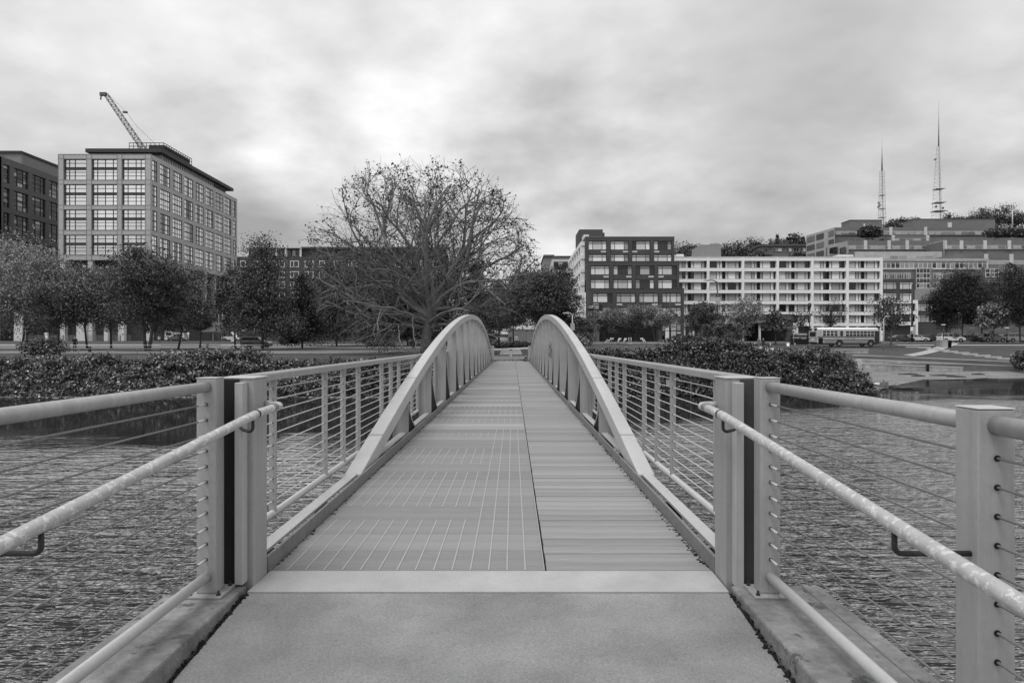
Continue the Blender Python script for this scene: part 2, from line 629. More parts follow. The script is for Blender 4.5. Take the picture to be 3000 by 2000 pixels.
while y + pw / 2 < Y1:
    pale = i > 16 and (i in (18, 22, 27, 28, 33, 41) or rng.random() < 0.13)
    o = inst(pm_l if pale else pm, 'deck_panel', bridge, (-0.591, y, 0))
    plain = i in (3, 8, 12) or (i > 12 and rng.random() < 0.35) or pale or i > 34
    g = inst(gm2 if (plain and i < 30) else gm, 'grip_line', o, (-0.591, y, 0)) if not (plain and i > 16) else None
    y += pw
    i += 1
bw_ = 0.1549
bm = MB().box(-0.4625, 0.4625, -bw_ / 2 + 0.0024, bw_ / 2 - 0.0024, -0.045, 0).mesh('deck_plank', PLANK)
n_pl = int((Y1 - Y0 - 0.01) / bw_)
for i in range(n_pl):
    inst(bm, 'deck_plank', bridge, (0.1935 + 0.4625 + rng.uniform(-0.002, 0.002), Y0 + 0.008 + bw_ * (i + 0.5), rng.uniform(-0.0025, 0.0015)))
MB().box(0.176, 0.182, Y0 + 0.004, Y1, -0.05, 0.0045).build('lane_edge_strip', STEEL, bridge)


def arch_z(y):
    return 2.34 - 0.00505 * (y - 27.5) ** 2


FINS = [4.08 + 2.571 * k for k in range(19)]
for s in (-1, 1):
    # kerb plate along the deck
    MB().box(D(s, 1.243), D(s, 1.262), Y0 - 0.03, Y1, -0.14, 0.092).build('kerb_plate', STEEL_K, bridge, bevel=0.003)
    # bottom tie beside it
    MB().box(D(s, 1.315), D(s, 1.405), Y0 - 0.03, Y1, 0.055, 0.075).build('tie_chord', STEEL_B, bridge, bevel=0.003)
    # box arch rib
    ar = MB()
    ysamp = [6.3 + (48.7 - 6.3) * i / 84 for i in range(85)]
    ring = []
    for yy in ysamp:
        z = arch_z(yy)
        dz = -0.0101 * (yy - 27.5)
        nrm_ = Vector((0, -dz, 1)).normalized()
        lo = Vector((0, yy, z)) - nrm_ * 0.17
        b0 = len(ar.v)
        for xx, p in ((D(s, 1.28), Vector((0, yy, z))), (D(s, 1.435), Vector((0, yy, z))), (D(s, 1.435), lo), (D(s, 1.28), lo)):
            ar.v.append((xx, p.y, max(p.z, -0.10)))
        ring.append(b0)
    for a, b in zip(ring, ring[1:]):
        for k in range(4):
            ar.face((a + k, a + (k + 1) % 4, b + (k + 1) % 4, b + k), False)
    ar.face([ring[0] + k for k in (3, 2, 1, 0)])
    ar.face([ring[-1] + k for k in (0, 1, 2, 3)])
    arch = ar.build('arch_girder', STEEL_B, bridge, bevel=0.012)
    arch['label'] = 'low box-section steel arch along the %s edge of the deck' % ('left' if s < 0 else 'right')
    # weld seams on the top flange
    for yy in (7.35, 9.9, 27.6):
        z = arch_z(yy)
        MB().hexa([(D(s, 1.281), yy, z - 0.01), (D(s, 1.434), yy, z - 0.01), (D(s, 1.434), yy + 0.03, arch_z(yy + 0.03) - 0.01), (D(s, 1.281), yy + 0.03, arch_z(yy + 0.03) - 0.01),
                   (D(s, 1.281), yy, z + 0.003), (D(s, 1.434), yy, z + 0.003), (D(s, 1.434), yy + 0.03, arch_z(yy + 0.03) + 0.003), (D(s, 1.281), yy + 0.03, arch_z(yy + 0.03) + 0.003)]).build('weld_seam', STEEL, arch)
    # cross fins and their haunches
    for y in FINS:
        zt = arch_z(y) - 0.172
        zf0 = arch_z(y + 0.02) - 0.18
        if zt > 0.12:
            fz = min(zt, zf0) + 0.03
            MB().box(D(s, 1.285), D(s, 1.50) if fz > 1.12 else D(s, 1.43), y, y + 0.016, 0.0, fz).build('web_fin', STEEL, arch)
            if fz > 1.12:
                pass
            elif fz > 0.2:
                MB().box(D(s, 1.431), D(s, 1.50), y + 0.001, y + 0.015, 0.0, min(1.02, fz + 0.1)).build('outer_gusset', STEEL, arch)
            hz = min(zt - 0.02, 1.25)
            run = 1.05 if hz > 0.5 else 0.8
            pts = []
            for k in range(11):
                u = k / 10
                pts.append((y + 0.017 + run * (1 - u) ** 1.7, 0.0 + hz * u))
            web = MB().prism([(y + 0.017, 0.0)] + pts, D(s, 1.292), D(s, 1.302), 'x').build('haunch_web', DARKSTEEL, arch)  # web plate near-black, far darker than the fin and flange
            fl = MB()
            for (ya, za), (yb, zb) in zip(pts, pts[1:]):
                t = Vector((0, yb - ya, zb - za)).normalized()
                n_ = Vector((0, t.z, -t.y))
                q = []
                for xx in (D(s, 1.286), D(s, 1.37)):
                    q.append([(xx, ya, za), (xx, yb, zb), (xx, yb + n_.y * 0.075, zb + n_.z * 0.02), (xx, ya + n_.y * 0.075, za + n_.z * 0.02)])
                fl.hexa(q[0] + q[1])
            fl.build('haunch_flange', STEEL, arch)
    # outer cable railing
    top = MB().prism([(D(s, 1.488), 1.03), (D(s, 1.548), 1.03), (D(s, 1.548), 1.075), (D(s, 1.535), 1.088), (D(s, 1.501), 1.088), (D(s, 1.488), 1.075)], 3.70, Y1, 'y').build('railing', STEEL, bridge, bevel=0.004)
    top['label'] = 'cable railing on the outside of the %s arch' % ('left' if s < 0 else 'right')
    MB().tube([(D(s, 1.517), 3.75, 0.118), (D(s, 1.517), Y1, 0.118)], 0.026, 12).build('bottom_rail', STEEL_B, top)
    barm = MB().box(-0.025, 0.025, -0.006, 0.006, 0.135, 1.032)
    barm = barm.mesh('rail_post', STEEL)
    ferm = MB()
    for k in range(11):
        z = 0.204 + 0.0766 * k
        ferm.tube([(0, -0.009, z), (0, 0.009, z)], 0.0075, 6)
    ferm = ferm.mesh('cable_ferrules', DARKSTEEL)
    for y in FINS:
        for dy in (-0.643, 0, 0.643):
            yy = y + dy - 0.06
            if 3.9 < yy < Y1:
                o = inst(barm, 'rail_post', top, (D(s, 1.517), yy, 0))
    for y in FINS[:5]:
        for dy in (-0.643, 0, 0.643):
            yy = y + dy - 0.06
            if 3.9 < yy < Y1:
                tag(inst(ferm, 'cable_ferrule', top, (D(s, 1.517), yy, 0)), kind='stuff')
    cm = MB().tube([(0, 0, 0), (0, Y1 - 3.8, 0)], 0.0042, 6).mesh('cable', CABLE_B)
    for k in range(11):
        inst(cm, 'cable', top, (D(s, 1.517), 3.8, 0.204 + 0.0766 * k))
    # end posts at both ends, bearing channel and peeled bearing plate at the near one
    MB().box(D(s, 1.245), D(s, 1.43), 3.60, 3.80, -0.30, 1.092).build('end_post', STEEL, bridge, bevel=0.006)
    MB().box(D(s, 1.24), D(s, 1.435), 3.595, 3.805, 1.092, 1.099).build('end_post_cap', STEEL_B, bridge, bevel=0.002)
    MB().box(D(s, 1.275), D(s, 1.318), 3.53, 3.599, 0.03 if s < 0 else 0.015, 1.075).build('bearing_channel', mat('flaking_channel_paint_%d' % (s + 1), 0.40, 0.5, 0.08, 8, patch=(0.09, 0.74, 9), streak=0.1, bump=0.1), bridge, bevel=0.003)
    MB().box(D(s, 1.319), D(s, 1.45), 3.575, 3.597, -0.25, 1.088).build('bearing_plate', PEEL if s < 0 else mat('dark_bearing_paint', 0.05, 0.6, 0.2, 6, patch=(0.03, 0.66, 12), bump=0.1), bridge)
    MB().box(D(s, 1.245), D(s, 1.43), Y1 + 0.02, Y1 + 0.22, -0.3, 1.09).build('end_post', STEEL, bridge)
gr_ = random.Random(31)
for s in (-1, 1):
    gb_ = MB()
    for k in range(520 if s > 0 else 300):
        y = Y0 + 0.05 + abs(gr_.gauss(0, 1)) * 9
        if y > Y1 - 0.2:
            continue
        w = abs(gr_.gauss(0, 0.014 if s > 0 else 0.008)) * (1.6 if gr_.random() < 0.2 else 1)
        r = gr_.uniform(0.003, 0.008)
        c = (D(s, 1.238) - s * w, y, 0.001)
        b0 = len(gb_.v)
        gb_.lathe([(r, 0), (r * 0.8, r * 0.4), (r * 0.2, r * 0.55)], c, 5, False)
        for i in range(b0, len(gb_.v)):
            q = gb_.v[i]
            gb_.v[i] = (c[0] + (q[0] - c[0]) * 1.4, q[1], q[2])
    o = gb_.build('kerb_grit', DARKSTEEL)
    tag(o, 'dark grit and moss caught along the %s kerb plate of the deck' % ('left' if s < 0 else 'right'), 'grit', kind='stuff')
# small plate clamped to the right railing, and its peg
so = MB().box(1.372, 1.425, 6.08, 6.10, 0.90, 0.955)
so.box(1.42, 1.478, 6.085, 6.095, 0.962, 0.974)
so.build('clamp_plate', GRIPLINE, bridge)
# scrawl on the right arch fin
tg = MB()
tr = random.Random(3)
for k in range(2):
    pts = [(D(1, 1.30) + 0.05 * math.sin(a * 1.7 + k) + 0.03, 21.99, 1.25 - k * 0.22 - 0.2 * a / 9 + 0.06 * math.cos(a * 2.1)) for a in range(10)]
    tg.tube(pts, 0.008, 5)
tg.build('scrawl', DARKSTEEL, bridge)

# ------------------------------------------------------------------ near ramp: slab, kerbs, guard rails
SL = 0.085


def rampz(y):
    return -SL * (3.52 - y)


ramp = MB()
ramp.hexa([(-1.362, -3, rampz(-3) - 0.25), (1.112, -3, rampz(-3) - 0.25), (1.112, 3.515, -0.26), (-1.362, 3.515, -0.26),
           (-1.362, -3, rampz(-3) - 0.004), (1.112, -3, rampz(-3) - 0.004), (1.112, 3.515, -0.004), (-1.362, 3.515, -0.004)])
tag(ramp.build('ramp_slab', CONCRETE, bevel=0.006), kind='structure')
for s, x0, x1 in ((-1, -1.386, -1.745), (1, 1.136, 1.60)):
    k = MB()
    ysg = [-3, 0, 1.2, 2.0, 2.6, 3.1, 3.56]
    kr = random.Random(8 + s)
    k.hexa([(min(x0, x1), -3, -1.2), (max(x0, x1), -3, -1.2), (max(x0, x1), 3.56, -1.2), (min(x0, x1), 3.56, -1.2),
            (min(x0, x1), -3, 0.02), (max(x0, x1), -3, 0.02), (max(x0, x1), 3.56, 0.02), (min(x0, x1), 3.56, 0.02)])
    tag(k.build('kerb_left' if s < 0 else 'kerb_right', KERB, bevel=0.012), kind='structure')
# dirt caught in the joint between slab and kerbs: rough crumbs
dr = random.Random(12)
for s, xe in ((-1, -1.374), (1, 1.124)):
    cr = MB()
    for k in range(420):
        y = dr.uniform(0.6, 3.5)
        r = dr.uniform(0.003, 0.011) * (1.3 if dr.random() < 0.1 else 1)
        c = (xe + dr.gauss(0, 0.008) - s * abs(dr.gauss(0, 0.006)), y, rampz(y) - 0.004 + dr.uniform(-0.006, 0.004))
        cr.lathe([(r * 0.5, -r * 0.5), (r, 0), (r * 0.45, r * 0.55)], c, 5, False)
    o = cr.build('joint_litter', DARKSTEEL)
    tag(o, 'dark crumbs and grit lying in the joint beside the %s kerb' % ('left' if s < 0 else 'right'), 'grit', kind='stuff')
# a dark stone chip on the slab
ch = MB().lathe([(0.010, 0), (0.017, 0.004), (0.012, 0.008)], (0, 0, 0), 8)
ch.v = [(x * 1.5, y * 0.8, z) for x, y, z in ch.v]
o = ch.build('leaf_scrap', mat('leaf_scrap', 0.09, 0.8), at=(-0.835, 2.72, rampz(2.72) - 0.005))
o.location = (-0.835, 2.72, rampz(2.72) - 0.004)
tag(o, 'small dark leaf scrap lying on the pale concrete slab', 'leaf')


def guard(s, label):
    g = thing('guard_rail', label, 'railing', (D(s, 1.405), 3.45, 0.02))
    ypost = [3.40, 1.81, 0.22]
    for y in ypost:
        p = MB().box(D(s, 1.355), D(s, 1.455), y, y + 0.095, 0.034, 1.103).build('post', STEEL, g, bevel=0.005)
        pc = MB().box(D(s, 1.354), D(s, 1.456), y - 0.001, y + 0.096, 1.1035, 1.108).build('post_cap', STEEL_B, p, bevel=0.002)
        bp = MB().box(D(s, 1.315), D(s, 1.497), y - 0.045, y + 0.14, 0.0205, 0.034).build('base_plate', STEEL, g, bevel=0.003)
        for dx in (1.335, 1.477):
            for dy in (-0.022, 0.117):
                MB().lathe([(0.011, 0), (0.011, 0.009), (0.006, 0.012), (0.006, 0.022)], (D(s, dx), y + dy, 0.0345), 6, False).build('bolt', BRACKET, bp)
        for k in range(11):
            z = 0.204 + 0.0771 * k
            MB().tube([(D(s, 1.405), y - 0.004, z), (D(s, 1.405), y + 0.099, z)], 0.0085, 8).build('cable_ferrule', DARKSTEEL, p)
    ends = ypost + [-1.4]
    for a, b in zip(ypost, ends[1:]):
        MB().tube([(D(s, 1.405), a + 0.02, 1.062), (D(s, 1.405), b + 0.09, 1.062)], 0.0262, 20).build('top_rail', STEEL, g)
        br = MB().tube([(D(s, 1.405), a + 0.02, 0.118), (D(s, 1.405), b + 0.09, 0.118)], 0.0242, 20).build('bottom_rail', STEEL_B, g)
        ym = a - 0.14
        MB().tube([(D(s, 1.405), ym, 0.118), (D(s, 1.405), ym - 0.008, 0.118)], 0.0252, 20).build('weld_ring', GRIPLINE, br)
    cm2 = MB().tube([(0, 0, 0), (0, -4.8, 0)], 0.0040, 8).mesh('cable', CABLE)
    for k in range(11):
        c = inst(cm2, 'cable', g, (D(s, 1.405), 3.42, 0.204 + 0.0771 * k))
        # swaged end sleeve at the far post
        MB().tube([(D(s, 1.405), 3.40, 0.204 + 0.0771 * k), (D(s, 1.405), 3.31, 0.204 + 0.0771 * k)], [0.0060, 0.0056], 8).build('cable_sleeve', CABLE_B, c)
    # sloping handrail with returned end
    xh = D(s, 1.15)
    pts = [(xh, -0.4, 0.926 - 0.0895 * 3.74), (xh, 1.8, 0.926 - 0.0895 * 1.54), (xh, 3.25, 0.918), (xh, 3.34, 0.925), (xh, 3.46, 0.932), (xh, 3.70, 0.938)]
    for a in range(1, 9):
        an = math.pi * a / 8 * 0.5
        pts.append((xh + s * 0.07 * (1 - math.cos(an)), 3.70 + 0.07 * math.sin(an), 0.938))
    pts.append((D(s, 1.246), 3.77, 0.938))
    h = MB().tube(pts, 0.0215, 20).build('handrail', HANDRAIL, g)
    for y0_, w_ in ((3.375, 0.02), (3.60, 0.055)):
        MB().tube([(xh, y0_, 0.9275 + (y0_ - 3.375) * 0.04), (xh, y0_ + w_, 0.9275 + (y0_ + w_ - 3.375) * 0.04)], 0.0222, 20).build('worn_band', BRACKET if w_ < 0.03 else mat('bare_band_%d' % (s + 1), 0.17, 0.5, 0.2, 20), h)
    for y in (3.34, 1.84, 0.27):
        zc = 0.926 - 0.0895 * (3.34 - y)
        fy = 3.53 if y > 3 else y
        bpts = [(xh, y, zc - 0.015), (xh, y, zc - 0.058)]
        for a in range(1, 6):
            an = math.pi / 2 * a / 5
            bpts.append((xh + s * 0.02 * (1 - math.cos(an)), y, zc - 0.058 - 0.02 * math.sin(an)))
        if y > 3:
            bpts += [(D(s, 1.22), y + 0.06, zc - 0.078), (D(s, 1.29), 3.531, zc - 0.078)]
        else:
            bpts += [(D(s, 1.356), y, zc - 0.078)]
        MB().tube(bpts, 0.0078, 10).build('bracket', BRACKET, h)
    return g


guard(-1, 'cable guard rail with sloping handrail on the left of the ramp')
guard(1, 'cable guard rail with sloping handrail on the right of the ramp')

# ------------------------------------------------------------------ vegetation
def leaf_mat(name, v, island=1.2, rough=0.55, var=0.75, spec=0.3, ipow=2.2, scale=0.75):
    return mat(name, v, rough, var, scale, island=island, spec=spec, ipow=ipow, detail=3)  # coarse noise paints lit and shaded clumps into the leaf tone


BARK = mat('bark', 0.075, 0.95, 0.3, 4, bump=0.6, bscale=12)
PALEBARK = mat('plane_tree_bark', 0.21, 0.9, 0.3, 1.3, 0.2, 0.5, bump=0.3, bscale=9)
GREYBARK = mat('grey_bark', 0.15, 0.9, 0.25, 2, bump=0.3)
LF_MID = leaf_mat('autumn_leaves_mid', 0.17, 0.5)
LF_PALE = leaf_mat('autumn_leaves_pale', 0.26, 0.4)
LF_DARK = leaf_mat('dark_leaves', 0.088, 0.6)
LF_EVER = leaf_mat('evergreen_leaves', 0.040, 0.7)
LF_PLANE = leaf_mat('plane_tree_leaves', 0.045, 1.5)
LF_SHRUB = leaf_mat('bank_shrub_leaves', 0.075, 4.0, 0.5, scale=1.1, var=1.1)
LF_SHRUB_D = leaf_mat('dark_shrub_leaves', 0.045, 4.0, 0.5, scale=1.1, var=1.1)
LF_FAR = leaf_mat('far_tree_leaves', 0.08, 1.2, scale=0.15)
SHADE = mat('core_shade', 0.022, 0.95, 0.4, 2)


def leaves(name, c, size, rs, m, flat=0.35, off=(0, 0, 0), elong=1.6):
    """c: (n,3) leaf centres -> one diamond-shaped blade each, folded at random angles"""
    n = len(c)
    u = rs.normal(size=(n, 3))
    u /= np.linalg.norm(u, axis=1)[:, None]
    w = rs.normal(size=(n, 3))
    w[:, 2] += flat * 2.5
    w = np.cross(w, u)
    w /= np.linalg.norm(w, axis=1)[:, None] + 1e-9
    sz = (size * rs.uniform(0.55, 1.35, n))[:, None]
    u = u * sz * 0.5 * elong
    w = w * sz * 0.5
    c = np.asarray(c) - np.asarray(off)
    v = np.empty((n * 4, 3), dtype=np.float32)
    v[0::4] = c - u
    v[1::4] = c + w + u * 0.15
    v[2::4] = c + u
    v[3::4] = c - w + u * 0.15
    q = np.arange(n * 4, dtype=np.int32).reshape(n, 4)
    return np_mesh(name, v, q, m)


def limb(mb, a, b, r0, r1, rnd, bend=0.12, seg=4, n=5, droop=0.0):
    a, b = Vector(a), Vector(b)
    L_ = (b - a).length
    off = Vector((rnd.gauss(0, 1), rnd.gauss(0, 1), rnd.gauss(0, 0.6))) * L_ * bend
    pts, rad = [], []
    for i in range(seg + 1):
        t = i / seg
        p = a.lerp(b, t) + off * math.sin(math.pi * t) + Vector((0, 0, droop * math.sin(math.pi * t) * L_))
        pts.append(p)
        rad.append(r0 + (r1 - r0) * t)
    mb.tube(pts, rad, n, cap=False)
    return pts


TREE_SEED = [100]


def tree(label, px, Y, ztop, width, zcrown, m=None, shape='round', nleaf=5200, leaf=0.30, cat='tree', name='tree', clusters=70,
         bark=None, trunk_r=0.16, group=None, sparse=False, base=None, lean=0.0, forks=1, depth=None):
    TREE_SEED[0] += 1
    rs = np.random.RandomState(TREE_SEED[0])
    rnd = random.Random(TREE_SEED[0])
    x = PX(px, Y)
    zb = ground(x, Y) if base is None else base
    t = thing(name, label, cat, (x, Y, zb), 0, group)
    H = ztop - zb
    hc = max(zcrown - zb, 0.3)                       # bottom of the crown over the ground
    rx = width / 2
    ry = (depth / 2) if depth else rx * 0.9
    cz = (H + hc) / 2
    rz = (H - hc) / 2
    cen, rad = [], []
    while len(cen) < clusters:
        u = rs.uniform(-1, 1, 3)
        rr = np.linalg.norm(u)
        if rr > 1 or rr < 0.35 * rs.uniform(0, 1.4):
            continue
        zz = u[2]
        h = (zz + 1) / 2
        if shape == 'round':
            k = 1.0
        elif shape == 'cone':
            k = (1.02 - h) ** 0.8 * 1.25
        elif shape == 'vase':
            k = 0.35 + 0.85 * h ** 0.7 if h < 0.75 else 1.0
        elif shape == 'oval':
            k = 0.9
        p = np.array([u[0] * rx * k, u[1] * ry * k, cz + zz * rz])
        if shape == 'cone':
            u2 = rs.uniform(-1, 1, 2)
            u2 /= max(np.linalg.norm(u2), 1e-3)
            q = rs.uniform(0.15, 1) ** 0.6
            hh = 1 - rs.uniform(0, 1) ** 0.55
            p = np.array([u2[0] * rx * q * (1.0 - hh) ** 0.85, u2[1] * ry * q * (1.0 - hh) ** 0.85, hc + hh * (H - hc) * 0.98])
        cen.append(p)
    cen = np.array(cen)
    ang = np.arctan2(cen[:, 2] - cz, cen[:, 0])
    ph = rs.uniform(0, 6.28, 3)
    lob = 1 + 0.13 * np.sin(3 * ang + ph[0]) + 0.10 * np.sin(5 * ang + ph[1]) + 0.07 * np.sin(9 * ang + ph[2])
    if shape != 'cone':
        cen[:, 0] *= lob
        cen[:, 2] = cz + (cen[:, 2] - cz) * np.clip(lob, 0.8, 1.06)
    # woody frame
    wb = MB()
    fork_z = hc + (0.15 if not sparse else 0.05) * (H - hc)
    tops = []
    for k in range(forks):
        dx = (k - (forks - 1) / 2) * 0.35 * rx if forks > 1 else 0
        a = (dx * 0.25, rnd.uniform(-0.1, 0.1), 0 if forks > 1 else -0.2)
        tp = (dx + lean * H * 0.5, rnd.uniform(-0.2, 0.2), hc + (H - hc) * (0.78 if shape in ('cone', 'oval', 'vase') else 0.55))
        tops.append((limb(wb, a, tp, trunk_r, trunk_r * 0.3, rnd, 0.03, 8, 7), trunk_r))
    for p in cen[:: (1 if sparse else 2)]:
        pts, r0 = tops[rnd.randrange(len(tops))]
        zt = min(max((p[2] - hc) * 0.55 + hc * 0.8, hc * 0.55), pts[-1].z)
        a = min(pts, key=lambda q: abs(q.z - zt))
        limb(wb, a, p, trunk_r * 0.32, 0.012, rnd, 0.10, 4, 4, droop=0.05)
        if sparse:
            for _ in range(4):
                e = Vector(p) + Vector((rnd.gauss(0, 1), rnd.gauss(0, 1), abs(rnd.gauss(0.3, 0.8)))) * rx * 0.22
                limb(wb, Vector(p).lerp(Vector(a), rnd.uniform(0, 0.5)), e, 0.022, 0.008, rnd, 0.1, 3, 3)
    wb.build('trunk', bark or BARK, t, local=True)
    # foliage
    cr = rs.uniform(0.10, 0.40, len(cen)) * min(rx, rz) * (0.9 if shape != 'cone' else 0.8)
    if not sparse and leaf < 0.5:
        nleaf, leaf = int(nleaf * 3.6), leaf * 0.52
    idx = rs.randint(0, len(cen), nleaf)
    d = np.clip(rs.normal(size=(nleaf, 3)), -1.7, 1.7) * cr[idx][:, None] * np.array([1.0, 1.0, 0.62])
    pos = cen[idx] + d
    pos = pos[pos[:, 2] > 0.1]
    me = leaves('crown', pos, leaf, rs, m or LF_MID, flat=0.7)
    inst(me, 'crown', t, (0, 0, 0), local=True)
    return t


def plane_tree():
    """the big half-bare tree beside the far bridge end"""
    rnd = random.Random(21)
    rs = np.random.RandomState(21)
    Y = 70.0
    bx_, by_ = PX(1246, Y), Y
    zb = ground(bx_, by_)
    t = thing('plane_tree', 'huge half-bare spreading tree with pale branches left of the far bridge end', 'tree', (bx_, by_, zb))
    wb, tw = MB(), MB()
    tips = []
    C = Vector((-0.3, 0, 9.2))
    RX, RZ = 12.0, 10.6

    def grow(p, d, L_, r, lvl, lowlimb):
        seg = max(4, int(L_ / 0.65))
        pts, rad = [p.copy()], [r]
        q = p.copy()
        dd = d.normalized()
        ch = []
        for i in range(seg):
            wig = Vector((rnd.gauss(0, 1), rnd.gauss(0, 1), rnd.gauss(0, 1))) * (0.05 + 0.06 * lvl)
            up = (0.012 if not lowlimb else -0.035 + 0.05 * (i / seg)) if lvl < 3 else (0.02 if not lowlimb else -0.06)
            dd = (dd + wig + Vector((0, 0, up))).normalized()
            q = q + dd * (L_ / seg)
            e = (q - C)
            an = math.atan2(e.z, e.x)
            lim = 0.93 + 0.10 * math.sin(an * 5 + 1.0) * 0.6 + 0.07 * math.sin(an * 11 + e.y)
            if (e.x / RX) ** 2 + (e.y / RX) ** 2 + (e.z / RZ) ** 2 > lim and lvl > 0 and i > 1:
                break
            if q.z < -1.0:
                break
            pts.append(q.copy())
            rad.append(max(r * (1 - 0.72 * (i + 1) / seg), 0.010))
            if i >= (1 if lvl else 3):
                ch.append((q.copy(), dd.copy(), rad[-1], i / seg))
        if len(pts) > 1:
            (wb if lvl < 3 else tw).tube(pts, rad, 6 if lvl < 2 else (4 if lvl == 2 else 3), cap=False)
        if lvl >= 2:
            tips.extend([(x_, lowlimb) for x_ in pts[-4:]])
        if lvl < 4:
            want = {0: 0, 1: 8, 2: 6, 3: 3}[lvl]
            for k in range(want):
                if not ch:
                    break
                q_, d_, r_, f_ = ch[int(len(ch) * (k + rnd.random()) / want) % len(ch)]
                ax = Vector((rnd.gauss(0, 1), rnd.gauss(0, 1), rnd.gauss(0, 1))).normalized()
                side = d_.cross(ax).normalized()
                e_ = q_ - C
                if (e_.x / RX) ** 2 + (e_.y / RX) ** 2 + (e_.z / RZ) ** 2 > 0.93:
                    continue
                nd = (d_ * rnd.uniform(0.55, 0.9) + side * rnd.uniform(0.5, 0.9)).normalized()
                grow(q_, nd, L_ * rnd.uniform(0.38, 0.62), max(r_ * 0.62, 0.012), lvl + 1, lowlimb)

    # trunk and leaders
    tr = [Vector((0, 0, -0.3)), Vector((0.1, 0, 1.5)), Vector((0.25, 0.1, 3.2)), Vector((0.55, 0.1, 5.2))]
    tk = MB().tube(tr, [0.62, 0.50, 0.46, 0.38], 10, cap=False)
    tk.build('trunk', GREYBARK, t, local=True)
    lead = [(80, 84, 16), (20, 70, 15.5), (165, 70, 15.5), (250, 72, 15), (310, 70, 15), (100, 62, 14.5), (190, 58, 15), (0, 58, 14.5), (335, 52, 14.5), (145, 52, 15),
            (215, 48, 15), (60, 50, 14), (275, 50, 14), (175, 42, 15), (5, 40, 14), (200, 34, 14.5), (155, 34, 14.5), (345, 32, 13.5), (25, 34, 13), (180, 24, 14), (165, 17, 14), (195, 10, 14), (210, 20, 13),
            (0, 22, 12.5), (340, 12, 12), (30, 14, 11.5), (230, 26, 12), (130, 24, 12), (300, 28, 12)]
    for k, (ax, el, L_) in enumerate(lead):
        low = el < 30
        st = Vector((0.2, 0.05, 2.6 + rnd.random() * 1.0)) if low else Vector((0.4, 0.1, 3.6 + rnd.random() * 1.8))
        a, e = R(ax), R(el)
        grow(st, Vector((math.cos(a) * math.cos(e), math.sin(a) * math.cos(e), math.sin(e))), L_, 0.24 if not low else 0.17, 1, low)
    wb.build('limbs', PALEBARK, t, local=True)
    tw.build('twigs', GREYBARK, t, local=True)
    tp = np.array([list(a) for a, b in tips])
    keep = rs.uniform(0, 1, len(tp)) < np.where(tp[:, 2] > 7, 0.55, 0.42)
    tp = tp[keep]
    n = 11000
    wt = rs.uniform(0, 1, len(tp)) ** 3
    idx = rs.choice(len(tp), n, p=wt / wt.sum())
    pos = tp[idx] + rs.normal(size=(n, 3)) * 0.17
    inst(leaves('crown', pos, 0.155, rs, LF_PLANE), 'crown', t, local=True)
    return t


plane_tree()

# trees of the left park strip
ZT = lambda py, Y: PZ(py, Y)
tree('broad pale-leaved street tree at the far left edge beside the dark building', 62, 96, ZT(700, 96), 11.5, ZT(965, 96), LF_PALE, nleaf=9000, clusters=110)
tree('leafy tree with grey foliage between the edge tree and the white office front', 165, 92, ZT(765, 92), 8.4, ZT(968, 92), LF_MID, nleaf=6500, clusters=80)
tree('dark tree in front of the big pale column under the office', 255, 100, ZT(775, 100), 7.0, ZT(960, 100), LF_DARK, 'oval', nleaf=6000, clusters=80)
tree('slim-stemmed tree with straight black trunk below the office corner', 325, 95, ZT(765, 95), 7.6, ZT(960, 95), LF_MID, nleaf=6000, clusters=75)
tree('thick dark forked tree leaning over the left bank shrubs', 432, 82, ZT(735, 82), 8.6, ZT(968, 82), LF_DARK, nleaf=9500, clusters=110, trunk_r=0.22, forks=2)
tree('mid-grey tree right of the forked tree, against the office side', 520, 95, ZT(765, 95), 8.0, ZT(968, 95), LF_MID, nleaf=7500, clusters=90)
tree('small round tree behind the forked tree by the parked trailer', 585, 105, ZT(900, 105), 3.4, ZT(968, 105), LF_DARK, nleaf=4000, clusters=60)
tree('tall pointed tree with dark double trunk beside the black car', 768, 88, ZT(685, 88), 8.8, ZT(968, 88), LF_DARK, 'cone', nleaf=10500, clusters=150, trunk_r=0.20, forks=1)
tree('shorter loose tree left of the tall pointed tree', 690, 94, ZT(790, 94), 5.6, ZT(968, 94), LF_DARK, nleaf=5000, clusters=70)
tree('dark evergreen with layered branches right of the pointed tree', 885, 104, ZT(795, 104), 7.4, ZT(1000, 104), LF_EVER, 'cone', nleaf=7000, clusters=110)
# dark wood behind the plane tree
for label, px, Y, py, w, m, sh in (
        ('dense evergreen behind the left branches of the bare tree', 985, 118, 765, 10, LF_EVER, 'oval'),
        ('dense evergreen behind the trunk of the bare tree', 1090, 124, 770, 10, LF_DARK, 'oval'),
        ('dense evergreen just right of the bare tree trunk', 1195, 120, 775, 10, LF_EVER, 'oval'),
        ('tall dark conifer behind the right side of the bare tree', 1310, 130, 700, 12, LF_EVER, 'cone'),
        ('pointed conifer showing right of the bare tree against the sky', 1395, 128, 745, 8, LF_EVER, 'cone'),
        ('small pointed conifer at the gap of sky above the bridge end', 1462, 140, 815, 7, LF_DARK, 'cone'),
        ('leafy tree right behind the far bridge opening', 1505, 118, 850, 8.5, LF_MID, 'round'),
        ('dark leafy tree left of the hotel, nearest the bridge', 1580, 112, 790, 8.5, LF_DARK, 'round'),
        ('tall dark tree against the pale side wall of the hotel', 1632, 118, 775, 7.2, LF_EVER, 'oval')):
    tree(label, px, Y, ZT(py, Y), w, 1.2 if px < 1440 else (4.6 if px < 1600 else 2.5), m, sh, nleaf=7800, clusters=100, leaf=0.36)
